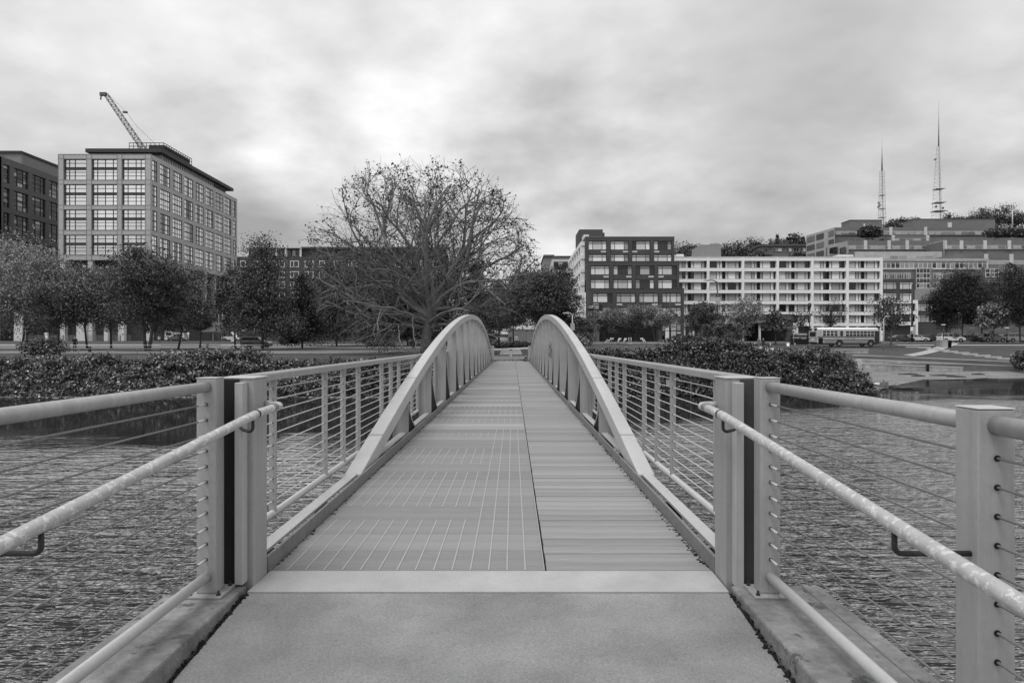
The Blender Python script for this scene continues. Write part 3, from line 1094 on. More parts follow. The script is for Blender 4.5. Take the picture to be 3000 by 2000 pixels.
# hotel front planting
tree('many-stemmed small tree under the hotel wall sign', 1702, 132, ZT(928, 132), 5.5, ZT(985, 132), LF_DARK, nleaf=3200, clusters=50, leaf=0.3)
tree('pale-stemmed small tree left of the parked bicycles', 1787, 137, ZT(905, 137), 8.2, ZT(975, 137), LF_MID, nleaf=5200, clusters=70, bark=GREYBARK, trunk_r=0.09, forks=4)
tree('pale-stemmed small tree behind the parked bicycles', 1855, 138, ZT(895, 138), 8.6, ZT(970, 138), LF_MID, nleaf=5600, clusters=70, bark=GREYBARK, trunk_r=0.09, forks=4)
tree('pale-stemmed small tree right of the parked bicycles', 1925, 136, ZT(898, 136), 7.6, ZT(965, 136), LF_PALE, nleaf=4200, clusters=60, bark=GREYBARK, trunk_r=0.09, forks=3)
tree('round dense tree in front of the white hotel wing', 2062, 128, ZT(885, 128), 6.0, ZT(985, 128), LF_DARK, nleaf=6000, clusters=80)
tree('pale vase-shaped tree beside the hotel entrance', 2172, 118, ZT(872, 118), 7.2, ZT(965, 118), LF_PALE, 'vase', nleaf=5200, clusters=70, bark=GREYBARK, trunk_r=0.12, sparse=True, leaf=0.2)
tree('dark low tree in front of the entrance hedge', 2125, 110, ZT(945, 110), 7.0, ZT(1000, 110), LF_DARK, nleaf=4800, clusters=60)
tree('slender dark tree before the entrance canopy', 2272, 116, ZT(900, 116), 4.4, ZT(965, 116), LF_DARK, 'cone', nleaf=1700, clusters=40, sparse=True)
tree('thin nearly bare tree left of the school bus', 2345, 130, ZT(905, 130), 5.0, ZT(960, 130), LF_PLANE, 'vase', nleaf=500, clusters=30, sparse=True, leaf=0.2)
tree('bare branching tree behind the school bus', 2437, 140, ZT(880, 140), 7.5, ZT(960, 140), LF_PLANE, 'vase', nleaf=900, clusters=45, sparse=True, leaf=0.2)
tree('thin-crowned tree behind the tail of the school bus', 2608, 112, ZT(860, 112), 6.4, ZT(975, 112), LF_PLANE, 'vase', nleaf=2400, clusters=60, sparse=True, leaf=0.2, bark=GREYBARK)
tree('tall dark evergreen above the white off-roader', 2818, 133, ZT(782, 133), 9.8, ZT(958, 133), LF_EVER, 'oval', nleaf=9500, clusters=110)
tree('shorter dark tree left of the tall evergreen above the cars', 2765, 136, ZT(838, 136), 6.0, ZT(958, 136), LF_EVER, 'oval', nleaf=5200, clusters=70)
tree('dark tree right of the tall evergreen above the cars', 2872, 138, ZT(810, 138), 6.5, ZT(958, 138), LF_DARK, 'oval', nleaf=5600, clusters=70)
tree('pale drooping tree between the two dark evergreens at right', 2905, 128, ZT(890, 128), 6.4, ZT(958, 128), LF_PALE, 'round', nleaf=4600, clusters=60, sparse=True)
tree('big dark evergreen cut by the right picture edge', 2990, 126, ZT(770, 126), 9.0, ZT(958, 126), LF_EVER, 'oval', nleaf=8500, clusters=100)
# thin saplings on the lawn
for k, (px, Y, py) in enumerate(((2906, 122, 965), (2800, 124, 975), (2842, 124, 968))):
    tree(('bare sapling standing alone on the right lawn', 'dark-stemmed sapling left of the lone lawn sapling', 'sapling in front of the parked grey cars')[k], px, Y, ZT(py, Y), 1.6, ZT(990, Y), LF_MID, nleaf=160, clusters=16, sparse=True, leaf=0.16, trunk_r=0.06)

# ---- thickets on the banks (leafy masses nobody could count)


def thicket(name, label, lumps, nleaf, leaf, m, seed):
    rs = np.random.RandomState(seed)
    cs, vol = [], []
    core = MB()
    for (x, y, z, rx, ry, rz) in lumps:
        cs.append((x, y, z, rx, ry, rz))
        vol.append(rx * ry + rx * rz)
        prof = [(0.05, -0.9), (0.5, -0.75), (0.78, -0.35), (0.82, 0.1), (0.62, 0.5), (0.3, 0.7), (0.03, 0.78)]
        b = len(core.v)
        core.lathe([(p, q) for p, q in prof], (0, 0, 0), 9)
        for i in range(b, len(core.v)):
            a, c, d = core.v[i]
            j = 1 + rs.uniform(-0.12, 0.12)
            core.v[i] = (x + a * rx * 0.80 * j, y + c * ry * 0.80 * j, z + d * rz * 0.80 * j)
    cs = np.array(cs)
    pr = np.array(vol) / sum(vol)
    idx = rs.choice(len(cs), nleaf, p=pr)
    # sprays: leaves gathered in small bunches on the shell of each lump
    nb = nleaf // 26
    bi = rs.choice(len(cs), nb, p=pr)
    u = rs.normal(size=(nb, 3))
    u[:, 2] = np.abs(u[:, 2]) * 1.1 - 0.25
    u[:, 1] -= 0.35
    u /= np.linalg.norm(u, axis=1)[:, None]
    sh = rs.uniform(0.80, 1.10, nb)[:, None]
    bc = cs[bi, :3] + u * cs[bi, 3:] * sh
    k = rs.randint(0, nb, nleaf)
    pos = bc[k] + rs.normal(size=(nleaf, 3)) * np.array([0.24, 0.20, 0.12])
    pos = pos[pos[:, 2] > WATER_Z + 0.1]
    o = link(bpy.data.objects.new(name, leaves(name, pos, leaf, rs, m, flat=0.8)))
    tag(o, label, 'shrubs', kind='stuff')
    c = core.build('dark_core', SHADE, o)  # lumps added inside the leaves; near-black colour stands for the shaded gaps
    return o


rl = random.Random(5)
lumps = []
for i in range(62):
    x = -60 + i * 0.86
    px = CX + x / 52 * F
    top = ip([(-200, 1045), (0, 1048), (80, 1038), (170, 1030), (330, 1042), (420, 1042), (520, 1028), (620, 1012), (700, 1022), (800, 1045), (900, 1050), (970, 1052), (1100, 1062), (1300, 1075)], px)
    zt = PZ(top, 53.0)
    for k in range(6):
        f = (k + rl.random()) / 6
        yy = 50.3 + 3.6 * f
        zc = WATER_Z + (zt - WATER_Z) * (0.06 + 0.92 * f) - 0.55
        lumps.append((x + rl.uniform(-0.5, 0.5), yy + rl.uniform(-0.3, 0.3), zc + rl.uniform(-0.12, 0.22), rl.uniform(0.75, 1.25), rl.uniform(0.7, 1.0), rl.uniform(0.55, 0.85)))
thicket('bank_shrubs', 'tangled leafy shrubs covering the left bank above the water', [l for l in lumps if l[0] < -13.0 + 0.4 * (l[1] - 51)], 80000, 0.135, LF_SHRUB, 7)
thicket('bank_brambles', 'dark low brambles on the bank under the bare tree, left of the bridge', [l for l in lumps if l[0] >= -13.0 + 0.4 * (l[1] - 51) and l[0] < -2.6], 15000, 0.16, LF_SHRUB_D, 9)
lumps = []
for i in range(40):
    px = 1700 + i * 20.5
    Yb = 53.6 if px < 2260 else 55.6
    x = PX(px, Yb)
    top = ip([(1690, 1030), (1740, 1010), (1800, 1022), (1860, 1030), (1900, 1022), (1960, 995), (2050, 985), (2130, 985), (2190, 1000), (2250, 1003), (2300, 1030), (2350, 1020), (2390, 1008), (2440, 1018), (2490, 1045), (2520, 1100)], px)
    zt = PZ(top, Yb + 1.5)
    for k in range(6):
        f = (k + rl.random()) / 6
        dy = -2.2 + 4.0 * f
        zc = WATER_Z + (zt - WATER_Z) * (0.06 + 0.92 * f) - 0.55
        lumps.append((x + rl.uniform(-0.4, 0.4), Yb + dy + rl.uniform(-0.3, 0.3), zc + rl.uniform(-0.12, 0.2), rl.uniform(0.75, 1.15), rl.uniform(0.7, 1.0), rl.uniform(0.55, 0.85)))
thicket('bank_shrubs', 'tangled dark shrubs on the bank right of the bridge, below the hotel', [l for l in lumps if l[0] < 19.5], 46000, 0.13, LF_SHRUB_D, 11)
thicket('point_shrubs', 'rounded dark shrub mass at the water point beside the gravel beach', [l for l in lumps if l[0] >= 19.5], 26000, 0.12, LF_SHRUB_D, 12)
lumps = []
for i in range(14):
    x = 1.8 + i * 0.42
    lumps.append((x, 51.8 + rl.uniform(-0.4, 0.8), -0.65 - 0.04 * i + rl.uniform(-0.2, 0.2), 0.8, 0.8, 0.75))
    lumps.append((x, 50.8, -1.9 + rl.uniform(-0.2, 0.2), 0.8, 0.7, 0.7))
    lumps.append((-2.2 - i * 0.3, 51.2, -1.3 + rl.uniform(-0.3, 0.3), 0.7, 0.7, 0.8))
thicket('abutment_ivy', 'low ivy and weeds at the far bridge abutment', lumps, 6500, 0.15, LF_SHRUB_D, 13)


# wrack line: pale stones, sticks and foam at the water's edge below the shrubs
wk = MB()
for i in range(900):
    x = rl.uniform(-62, -2.2) if i % 3 else rl.uniform(2.0, 24)
    y = ip(SHORE, x) - 0.15 + rl.gauss(0, 0.22)
    r = rl.uniform(0.03, 0.10)
    b0 = len(wk.v)
    wk.lathe([(r * 0.7, -0.03), (r, 0.02), (r * 0.5, 0.06)], (x, y, WATER_Z + 0.01), 5, False)
    for q in range(b0, len(wk.v)):
        v = wk.v[q]
        wk.v[q] = (x + (v[0] - x) * rl.uniform(1.0, 3.0), v[1], v[2])
tag(wk.build('wrack_line', mat('wrack', 0.22, 0.9, 0.5, 4, island=1.0)), 'pale stones and sticks along the foot of the shrub banks', 'debris', kind='stuff')


def shrub(label, px, Y, w, h, m, seed, n=900, leaf=0.16, zb=None):
    x = PX(px, Y)
    z = ground(x, Y) if zb is None else zb
    rs = np.random.RandomState(seed)
    t = thing('shrub', label, 'shrub', (x, Y, z))
    st = MB()
    for k in range(7):
        st.tube([(0, 0, -0.05), (rs.uniform(-.3, .3) * w, rs.uniform(-.3, .3) * w, h * 0.6)], [0.03, 0.01], 4)
    st.build('stems', BARK, t, local=True)
    u = rs.normal(size=(n, 3))
    u /= np.linalg.norm(u, axis=1)[:, None]
    r = rs.uniform(0.35, 1.05, n)[:, None]
    pos = u * r * np.array([w / 2, w / 2 * 0.8, h * 0.5]) + np.array([0, 0, h * 0.5])
    pos += 0.08 * np.sin(pos[:, [1, 2, 0]] * 6)
    inst(leaves('foliage', pos, leaf, rs, m), 'foliage', t, local=True)
    return t


shrub('dark clipped hedge clump left of the path beyond the bridge', 1468, 93, 2.6, 0.8, LF_EVER, 31)
shrub('dark clipped hedge clump in the middle of the path beyond the bridge', 1505, 94, 2.4, 0.75, LF_EVER, 32)
shrub('dark rounded hedge clump right of the path beyond the bridge', 1532, 92, 2.8, 0.85, LF_EVER, 33)
shrub('feathery bush on top of the left bank beside the promenade rail', 128, 60, 4.2, 1.7, LF_SHRUB_D, 34, 2600, 0.13)
shrub('pale bush under the street lamp right of the far bridge end', 1690, 84, 3.0, 1.6, LF_MID, 35, 1400)
shrub('dark bush beside the lamp post right of the far bridge end', 1712, 96, 3.4, 2.0, LF_DARK, 36, 1400)
shrub('hanging shrub over the right end of the seat walls', 2995, 83, 2.6, 2.4, LF_SHRUB_D, 37, 1700, zb=-2.0)
shrub('low hedge in front of the white hotel wing, left part', 2020, 140, 9, 1.5, LF_DARK, 38, 1800, 0.25)
shrub('long low hedge behind the parked hatchbacks', 2690, 146, 12, 1.6, LF_DARK, 39, 2200, 0.25)
shrub('low hedge behind the monument sign', 2350, 128, 6, 1.3, LF_DARK, 40, 1400, 0.2)
shrub('flat-topped terrace shrub on the upper hillside building', 2548, 325, 11.5, 6.0, LF_EVER, 41, 1600, 0.8, zb=PZ(700, 325))
shrub('terrace planting at the right on the hillside building', 2935, 322, 16, 4.5, LF_DARK, 42, 1800, 0.8, zb=PZ(696, 322))
shrub('terrace planting at the far right of the hillside building', 2995, 318, 9, 4.0, LF_DARK, 43, 1200, 0.8, zb=PZ(696, 318))

# hillside trees
hill = (('wooded clump on the hill left of the rooftop box', 2015, 480, 690, 22), ('broad hill tree behind the rooftop box', 2070, 500, 705, 20), ('hill trees right of the rooftop box', 2160, 500, 708, 22),
        ('darker hill tree nearest the long hillside house', 2205, 480, 700, 20), ('bushy hill tree above the hillside house', 2330, 560, 690, 20),
        ('tree crown on the ridge left of the tall mast', 2640, 640, 640, 20), ('second tree crown on the ridge left of the tall mast', 2680, 660, 640, 18), ('low ridge tree left of the tall mast', 2715, 660, 648, 14),
        ('thin ridge tree right of the tall mast', 2785, 660, 628, 22), ('ridge tree between the mast and the big crown', 2850, 640, 632, 18), ('round ridge tree with grey crown', 2880, 620, 615, 24),
        ('large dark ridge tree crown near the flagpole', 2925, 600, 603, 28), ('ridge tree cut by the right picture edge', 2992, 600, 622, 26))
hill += (('low hill tree above the left end of the white wing', 1998, 430, 712, 16), ('dark hill tree between the rooftop box and the left clump', 2035, 440, 722, 16), ('rounded hill tree just right of the rooftop box', 2130, 440, 720, 18),
         ('spreading hill tree left of the long hillside house', 2190, 425, 718, 20), ('low tree in front of the left end of the hillside house', 2225, 385, 738, 14), ('low tree in front of the right end of the hillside house', 2352, 380, 742, 14),
         ('hill tree behind the roof of the hillside house', 2285, 520, 706, 18), ('grey crown on the ridge right of the slimmer mast', 2610, 620, 652, 16), ('low ridge tree beside the plant house roof', 2820, 640, 642, 16))
for k, (label, px, Y, py, w) in enumerate(hill):
    zt = PZ(py, Y)
    gb = ground(PX(px, Y), Y)
    base = min(gb, zt - 12)
    tree(label, px, Y, zt, w, base + (zt - base) * 0.25, LF_FAR, 'round', nleaf=5200, clusters=70, leaf=0.8, trunk_r=0.4, base=base, group=None)
for k, (label, px, py) in enumerate((('lone small conifer left on the hill skyline', 2224, 697), ('second small conifer on the hill skyline', 2257, 695), ('pointed conifer beside the clump on the skyline', 2277, 684),
                                     ('tall narrow conifer in the skyline pair, left', 2312, 680), ('tall narrow conifer in the skyline pair, right', 2328, 683), ('leaning conifer at the right of the skyline row', 2352, 688))):
    Y = 560
    zt = PZ(py, Y)
    tree(label, px, Y, zt, 6.5, zt - 16, LF_EVER, 'cone', nleaf=900, clusters=50, leaf=0.9, trunk_r=0.3, base=zt - 18)

# ------------------------------------------------------------------ buildings
OFFICE = mat('office_panel', 0.40, 0.6, 0.05, 1.2, 0.05, 0.1, streak=0.04)
OFFICE_D = mat('office_dark_metal', 0.035, 0.6, 0.1, 2)
OFFICE_LIGHT = mat('penthouse_cladding', 0.42, 0.6, 0.05, 1)
LEFTB = mat('brown_brick_frame', 0.13, 0.8, 0.12, 1.5)
BRICK_D = mat('dark_hotel_brick', 0.066, 0.85, 0.15, 2.0, 0.06, 0.2, bump=0.2)
BRICK_M = mat('apartment_brick', 0.060, 0.85, 0.2, 2.0, 0.1, 0.3)
WHITE = mat('white_render', 0.84, 0.7, 0.04, 0.8, 0.05, 0.15, streak=0.04)
WHITE_OFF = mat('weathered_white', 0.62, 0.8, 0.08, 0.8, 0.08, 0.15)
GREYCLAD = mat('grey_cladding', 0.22, 0.7, 0.1, 0.8, 0.06, 0.1)
TERR_D = mat('terrace_dark_band', 0.16, 0.8, 0.12, 0.5, 0.1, 0.08)
TERR_L = mat('terrace_light_band', 0.38, 0.8, 0.12, 0.5, 0.1, 0.08)
TERR_W = mat('terrace_pilaster', 0.56, 0.8, 0.08, 0.5)
ROOF = mat('roof_membrane', 0.09, 0.9, 0.1, 0.5)
FRAME_D = mat('dark_window_frame', 0.030, 0.5, 0.1, 3)
FRAME_W = mat('white_window_frame', 0.62, 0.5, 0.05, 3)
FRAME_G = mat('grey_window_frame', 0.36, 0.5, 0.05, 3)


def glass(name, v, metal, rough=0.06, rnd=0.25):
    return mat(name, v, rough, 0.08, 0.5, metal=metal, objrand=rnd, spec=0.7)


GL_SKY = glass('coated_glass', 0.85, 0.92, 0.10, 0.14)
GL_SKY2 = glass('coated_glass_side', 0.92, 0.92, 0.08, 0.12)
GL_DARK = glass('dark_glass', 0.018, 0.0, 0.05, 0.4)
GL_MID = glass('mid_glass', 0.26, 0.6, 0.10, 0.5)
GL_CURT = mat('curtained_glass', 0.74, 0.25, 0.10, 3.0, 0.0, objrand=0.22, spec=0.6, stretch=(4, 1, 0.15))
GL_CURT2 = mat('drawn_blind_glass', 0.42, 0.25, 0.14, 3.0, 0.0, objrand=0.3, spec=0.6, stretch=(4, 1, 0.15))
SIGNBLK = mat('sign_black', 0.015, 0.4, 0.1, 3)
SIGNWHT = mat('sign_white', 0.85, 0.5, 0.02, 3)

UNIT = {}


def unit_pane(m):
    if m.name not in UNIT:
        UNIT[m.name] = MB().box(0, 1, 0, 1, 0, 1).mesh('pane', m)
    return UNIT[m.name]


FRCACHE = {}
ROT = {'front': 0.0, 'right': math.pi / 2, 'left': -math.pi / 2}
wr = random.Random(77)


def window(par, x, y, z, w, h, cols=(1,), rows=(), t=0.10, fm=None, mats=(GL_DARK,), facing='front', dep=0.12, split_rows=False, spandrel=None, pick=None):
    """frame with bars (one mesh), each pane a piece of its own below it. x,y,z: lower corner on the wall plane"""
    fm = fm or FRAME_D
    key = (round(w, 2), round(h, 2), cols, rows, t, fm.name, dep, spandrel)
    tot = float(sum(cols))
    edges = [0.0]
    for c in cols:
        edges.append(edges[-1] + w * c / tot)
    if key not in FRCACHE:
        b = MB()
        b.box(0, w, 0, dep, 0, t)
        b.box(0, w, 0, dep, h - t, h)
        b.box(0, t, 0, dep, t + .001, h - t - .001)
        b.box(w - t, w, 0, dep, t + .001, h - t - .001)
        for e in edges[1:-1]:
            b.box(e - t / 2, e + t / 2, 0.004, dep, t + .001, h - t - .001)
        for rfrac in rows:
            b.box(t + .001, w - t - .001, 0.008, dep, h * rfrac - t / 2, h * rfrac + t / 2)
        if spandrel:
            b.box(t + .001, w - t - .001, 0.012, dep, h * spandrel[0], h * spandrel[1])
        FRCACHE[key] = b.mesh('window', fm)
    f = inst(FRCACHE[key], 'window', par, (x, y, z), (0, 0, ROT[facing]))
    bands = [(0, 1)] if not split_rows else list(zip([0] + list(rows), list(rows) + [1]))
    for a, b_ in zip(edges, edges[1:]):
        for r0, r1 in bands:
            m = pick() if pick else mats[wr.randrange(len(mats))]
            inst(unit_pane(m), 'pane', f, (a + t * 0.4, dep * 0.55, h * r0 + t * 0.4), local=True, scale=(b_ - a - t * 0.8, 0.02, h * (r1 - r0) - t * 0.8))
    return f


# ---- glass office at the left, front towards us, side along the bridge direction
ob = thing('office_building', 'tall pale-framed glass office block under the crane at left', 'building', (-129, 216, 1.5))
OX0, OX1, OY0, OY1 = PX(171, 216), PX(442, 216), 216.0, 283.6
zb = [PZ(p, 216) for p in (452, 466, 527, 540, 601, 614, 674, 688, 747, 762)]
core = MB().box(OX0 + 0.9, OX1 - 0.9, OY0 + 0.9, OY1 - 0.9, zb[9] + 0.3, zb[0] - 0.2)
core.build('core', OFFICE_D, ob)
fp = [(171, 186), (253.5, 268), (343.7, 357), (425.7, 442)]
for a, b in fp:
    MB().box(PX(a, 216), PX(b, 216), OY0 - 0.02, OY0 + 0.88, zb[9], zb[0]).build('pier', OFFICE, ob)
for k in range(5):
    for (a, b), (c, d) in zip(fp, fp[1:]):
        MB().box(PX(b, 216) + .002, PX(c, 216) - .002, OY0 + 0.02, OY0 + 0.88, zb[2 * k + 1], zb[2 * k]).build('beam', OFFICE, ob)
# thin dark panel joints
for k in range(5):
    for z in (zb[2 * k] - 0.04, zb[2 * k + 1] + 0.04):
        MB().box(OX0, OX1, OY0 - 0.05, OY0 - 0.022, z - 0.10, z + 0.10).build('joint', GREYCLAD, ob)
for (a, b) in fp:
    for q in (a, b):
        MB().box(PX(q, 216) - 0.09, PX(q, 216) + 0.09, OY0 - 0.08, OY0 - 0.052, zb[9], zb[0]).build('joint', GREYCLAD, ob)
for k in range(4):
    z0, z1 = zb[2 * k + 3 - 1], zb[2 * k + 1]
    for i, ((a, b), (c, d)) in enumerate(zip(fp, fp[1:])):
        x0, x1 = PX(b, 216) + 0.05, PX(c, 216) - 0.05
        cols = ((2, 3), (1, 1), (3, 2))[i]
        window(ob, x0, OY0 + 0.45, z0 + 0.05, x1 - x0, z1 - z0 - 0.1, (1, 1.2, 2.6) if i == 0 else ((1, 1.6, 1.6, 1) if i == 1 else (1, 1.6, 1, 1)), (0.20, 0.38, 0.50, 0.62, 0.82), 0.13, FRAME_D, (GL_SKY,), 'front', 0.3, False, (0.50, 0.615))
# side face: bays of 8.2 m
ypier = [(216.0, 216.9)] + [(219.9 + 8.25 * k, 221.75 + 8.25 * k) for k in range(8)] + [(282.2, 283.6)]
for a, b in ypier[1:]:
    MB().box(OX1 - 0.88, OX1, a, b, zb[9], zb[0]).build('pier', OFFICE, ob)
for k in range(5):
    MB().box(OX1 - 0.86, OX1 + 0.04, OY0 + 0.9, OY1 + 0.02, zb[2 * k + 1], zb[2 * k]).build('beam', OFFICE, ob)
for k in range(4):
    z0, z1 = zb[2 * k + 2], zb[2 * k + 1]
    for (a, b), (c, d) in zip(ypier, ypier[1:]):
        wide = c - b > 4
        window(ob, OX1 - 0.16, b + 0.05, z0 + 0.05, c - b - 0.1, z1 - z0 - 0.1, (1, 0.7, 0.7, 1, 1) if wide else (1, 1), (0.22, 0.5, 0.78), 0.24, FRAME_D, (GL_SKY2, GL_SKY2, GL_SKY2, GL_MID), 'right', 0.1, False, (0.47, 0.54))
# penthouse, roof slab, screen
MB().box(OX0 + 7, -117.5, 229, 279, zb[0] - 0.2, 64.2).build('penthouse_wall', OFFICE_LIGHT, ob)
for y in np.arange(230, 268, 1.6):
    MB().box(-117.5, -117.38, y, y + 0.14, zb[0], 64.0).build('cladding_joint', FRAME_D, ob)
MB().box(-117.45, -117.3, 268.2, 279, zb[0] + 0.3, 63.8).build('louvre', OFFICE_D, ob)
MB().box(PX(249.7, 225), -115.8, 225, 283.2, 64.2, 65.4).build('roof_slab', OFFICE_D, ob)
sc_ = MB()
for z in (65.5, 66.6, 67.7):
    sc_.box(-127.6, -116, 227, 227.15, z, z + 0.2)
    sc_.box(-116.15, -116, 227.16, 247, z, z + 0.2)
for x in np.linspace(-127.6, -116.2, 9):
    sc_.box(x, x + 0.14, 227, 227.14, 65.4, 67.9)
for y in np.linspace(229, 246.8, 12):
    sc_.box(-116.14, -116, y, y + 0.14, 65.4, 67.9)
scr = sc_.build('roof_screen', FRAME_D, ob)
MB().box(-121.5, -116.3, 228, 246, 65.4, 67.4).build('plant_box', OFFICE_D, ob)
# setback podium on columns with V braces
MB().box(OX0 + 2, OX1 - 2.2, OY0 + 3.5, OY1 - 1, 1.2, 21.8).build('podium', BRICK_M, ob)
MB().box(OX0 + 2.6, OX1 - 3.2, OY0 + 4.5, OY1 - 2, 21.8, zb[9] + 0.4).build('recessed_storey', OFFICE_D, ob)
for px in (181, 262, 351, 434):
    MB().box(PX(px, 216) - 0.75, PX(px, 216) + 0.75, OY0 + 0.3, OY0 + 1.9, 0.8, zb[9]).build('column', WHITE_OFF, ob)
for y in np.arange(222.5, 282, 8.25):
    MB().box(OX1 - 2.1, OX1 - 0.7, y, y + 1.4, 16, zb[9]).build('column', OFFICE, ob)
for i in range(3):
    a, b = PX((181, 262, 351)[i], 216), PX((262, 351, 434)[i], 216)
    m_ = (a + b) / 2
    for q in (a + 0.8, b - 0.8):
        MB().tube([(q, OY0 + 1.1, 22.2), (m_, OY0 + 1.1, zb[9] - 0.2)], 0.34, 6, smooth=False).build('brace', OFFICE_D, ob)
    window(ob, a + 1.2, OY0 + 4.3, 22.4, b - a - 2.4, 4.2, (1, 1, 1), (0.5,), 0.15, FRAME_D, (GL_SKY, GL_MID), 'front')
for y in np.arange(224, 280, 8.25):
    for z in (6.5, 11.2, 16.2):
        window(ob, OX1 - 2.18, y, z, 4.2, 3.0, (1, 1, 1), (), 0.14, FRAME_D, (GL_DARK, GL_DARK, GL_MID), 'right', 0.16)
    window(ob, OX1 - 3.1, y, 22.6, 5.0, 3.4, (1, 1, 1), (), 0.14, FRAME_D, (GL_MID, GL_DARK), 'right', 0.16)

# ---- darker framed building cut by the left edge
lb = thing('office_building', 'dark framed office block cut by the left picture edge', 'building', (-190, 262, 1.5))
LX, LY0, LY1 = -176.0, 235.0, 318.0
zl = [65.5, 63.2, 56.9, 55.1, 48.4, 46.6, 39.8, 38.0, 31.2, 29.4, 22.6, 20.8]
MB().box(-215, LX - 0.9, LY0 + 0.9, LY1, 1.0, zl[0] - 0.3).build('core', OFFICE_D, lb)
yl = [(235.0, 236.0)] + [(239.0 + 9.15 * k, 241.0 + 9.15 * k) for k in range(9)]
for a, b in yl:
    MB().box(LX - 0.9, LX, a, b, 14, zl[0]).build('pier', LEFTB, lb)
MB().box(-215, LX + 0.01, LY0, LY0 + 0.9, 14, zl[0] + .02).build('front_wall', LEFTB, lb)
for k in range(6):
    MB().box(LX - 0.88, LX + 0.04, LY0 + 0.92, LY1, zl[2 * k + 1], zl[2 * k]).build('beam', LEFTB, lb)
for k in range(5):
    for (a, b), (c, d) in zip(yl[:5], yl[1:6]):
        window(lb, LX - 0.4, b + .05, zl[2 * k + 2] + .05, c - b - .1, zl[2 * k + 1] - zl[2 * k + 2] - .1, (1, 1.4, 1) if c - b > 4 else (1,), (0.25, 0.47, 0.56, 0.8), 0.18, FRAME_D, (GL_DARK, GL_DARK, GL_DARK, GL_MID), 'right', 0.3, True)
MB().box(-214, -177, 246, LY1 - 1, zl[0] - 0.3, 69.6).build('penthouse', GREYCLAD, lb)
MB().box(-215, -176.6, 245.4, LY1, 69.6, 70.4).build('roof_slab', OFFICE_D, lb)
MB().box(-186, -180, 250, 262, 70.4, 71.6).build('roof_plant', GREYCLAD, lb)

# ---- tower crane behind the office
cr = thing('tower_crane', 'lattice jib of a tower crane rising behind the office roof', 'crane', (-158, 300, 2))
CRM = mat('crane_steel', 0.10, 0.6, 0.1, 1)


def lattice(mb, a, b, w0, w1, n, r, tri=False, rd=None):
    a, b = Vector(a), Vector(b)
    ax = (b - a).normalized()
    u = ax.cross(Vector((0, 1, 0)))
    u = u.normalized() if u.length > 1e-3 else Vector((1, 0, 0))
    v = ax.cross(u).normalized()
    cor = [(-1, -1), (1, -1), (1, 1), (-1, 1)] if not tri else [(-1, -0.6), (1, -0.6), (0, 1.0)]
    rd = rd or r * 0.6
    rings = []
    for i in range(n + 1):
        t = i / n
        w = (w0 + (w1 - w0) * t) / 2
        rings.append([a.lerp(b, t) + u * c * w + v * d * w for c, d in cor])
    m = len(cor)
    for k in range(m):
        mb.tube([q[k] for q in rings], r, 4, smooth=False)
    for i, (p, q) in enumerate(zip(rings, rings[1:])):
        for k in range(m):
            mb.tube([p[k], p[(k + 1) % m]], rd, 3, smooth=False)
            mb.tube([p[k], q[(k + 1) % m]] if i % 2 else [p[(k + 1) % m], q[k]], rd, 3, smooth=False)


jb = MB()
tip = P(309, 275, 300)
foot = P(432, 455, 300)
lattice(jb, foot, tip, 2.0, 1.5, 26, 0.11)
jib = jb.build('jib', CRM, cr)
hd = MB().box(tip.x - 2.3, tip.x + 0.4, 299.4, 300.6, tip.z - 0.9, tip.z + 0.5)
hd.build('jib_head', CRM, cr)
MB().tube([tip + Vector((-1.9, 0, -0.5)), tip + Vector((-2.1, 0, -2.6))], 0.28, 6).build('hook_block', CRM, cr)
st = P(362, 330, 300)
MB().tube([tip + Vector((0.4, 0, 0.6)), st + Vector((1.0, 0, 0.4)), P(402, 372, 300), P(440, 408, 300), P(470, 440, 300)], 0.07, 4).build('pendant_line', CRM, cr)
MB().box(st.x - 0.2, st.x + 1.6, 299.5, 300.5, st.z - 0.2, st.z + 0.5).build('sheave_frame', CRM, cr)
ms = MB()
lattice(ms, (foot.x + 0.5, 300, 2), (foot.x + 0.5, 300, foot.z - 1), 2.2, 2.2, 34, 0.12)
ms.build('mast', CRM, cr)
MB().box(foot.x - 1.5, foot.x + 10, 298.6, 301.4, foot.z - 2.2, foot.z - 1.0).build('counter_jib', CRM, cr)
MB().box(foot.x + 6.5, foot.x + 9.8, 298.4, 301.6, foot.z - 5.2, foot.z - 2.25).build('counterweight', GREYCLAD, cr)

# ---- brick apartment block behind the trees
ap = thing('apartment_building', 'dark brick apartment block with white-framed windows behind the bare tree', 'building', (-48, 193, 1.5))
AX0, AX1 = PX(694, 193), PX(1296, 193)
MB().box(AX0, AX1, 193, 215, 0.8, PZ(752, 193)).build('wall', BRICK_M, ap)
MB().box(PX(727, 195), AX1 - 0.5, 195.4, 214, PZ(752, 193), PZ(724, 195)).build('upper_storey', BRICK_M, ap)
MB().box(PX(727, 194), PX(882, 194), 193.6, 214.4, PZ(727, 194), PZ(722, 194)).build('white_eave', WHITE_OFF, ap)
MB().box(PX(882, 194) + 0.02, AX1 - 0.3, 194.6, 214.4, PZ(727, 194), PZ(722, 194)).build('dark_eave', ROOF, ap)
for px in (806, 835, 878):
    MB().box(PX(px, 194), PX(px, 194) + 0.5, 193.9, 194.3, PZ(752, 193), PZ(727.5, 194)).build('white_post', WHITE_OFF, ap)
for px in range(735, 878, 24):
    window(ap, PX(px, 195), 195.3, PZ(750, 195), 1.8, 1.7, (1, 1), (), 0.12, FRAME_G, (GL_DARK, GL_MID), 'front', 0.16)
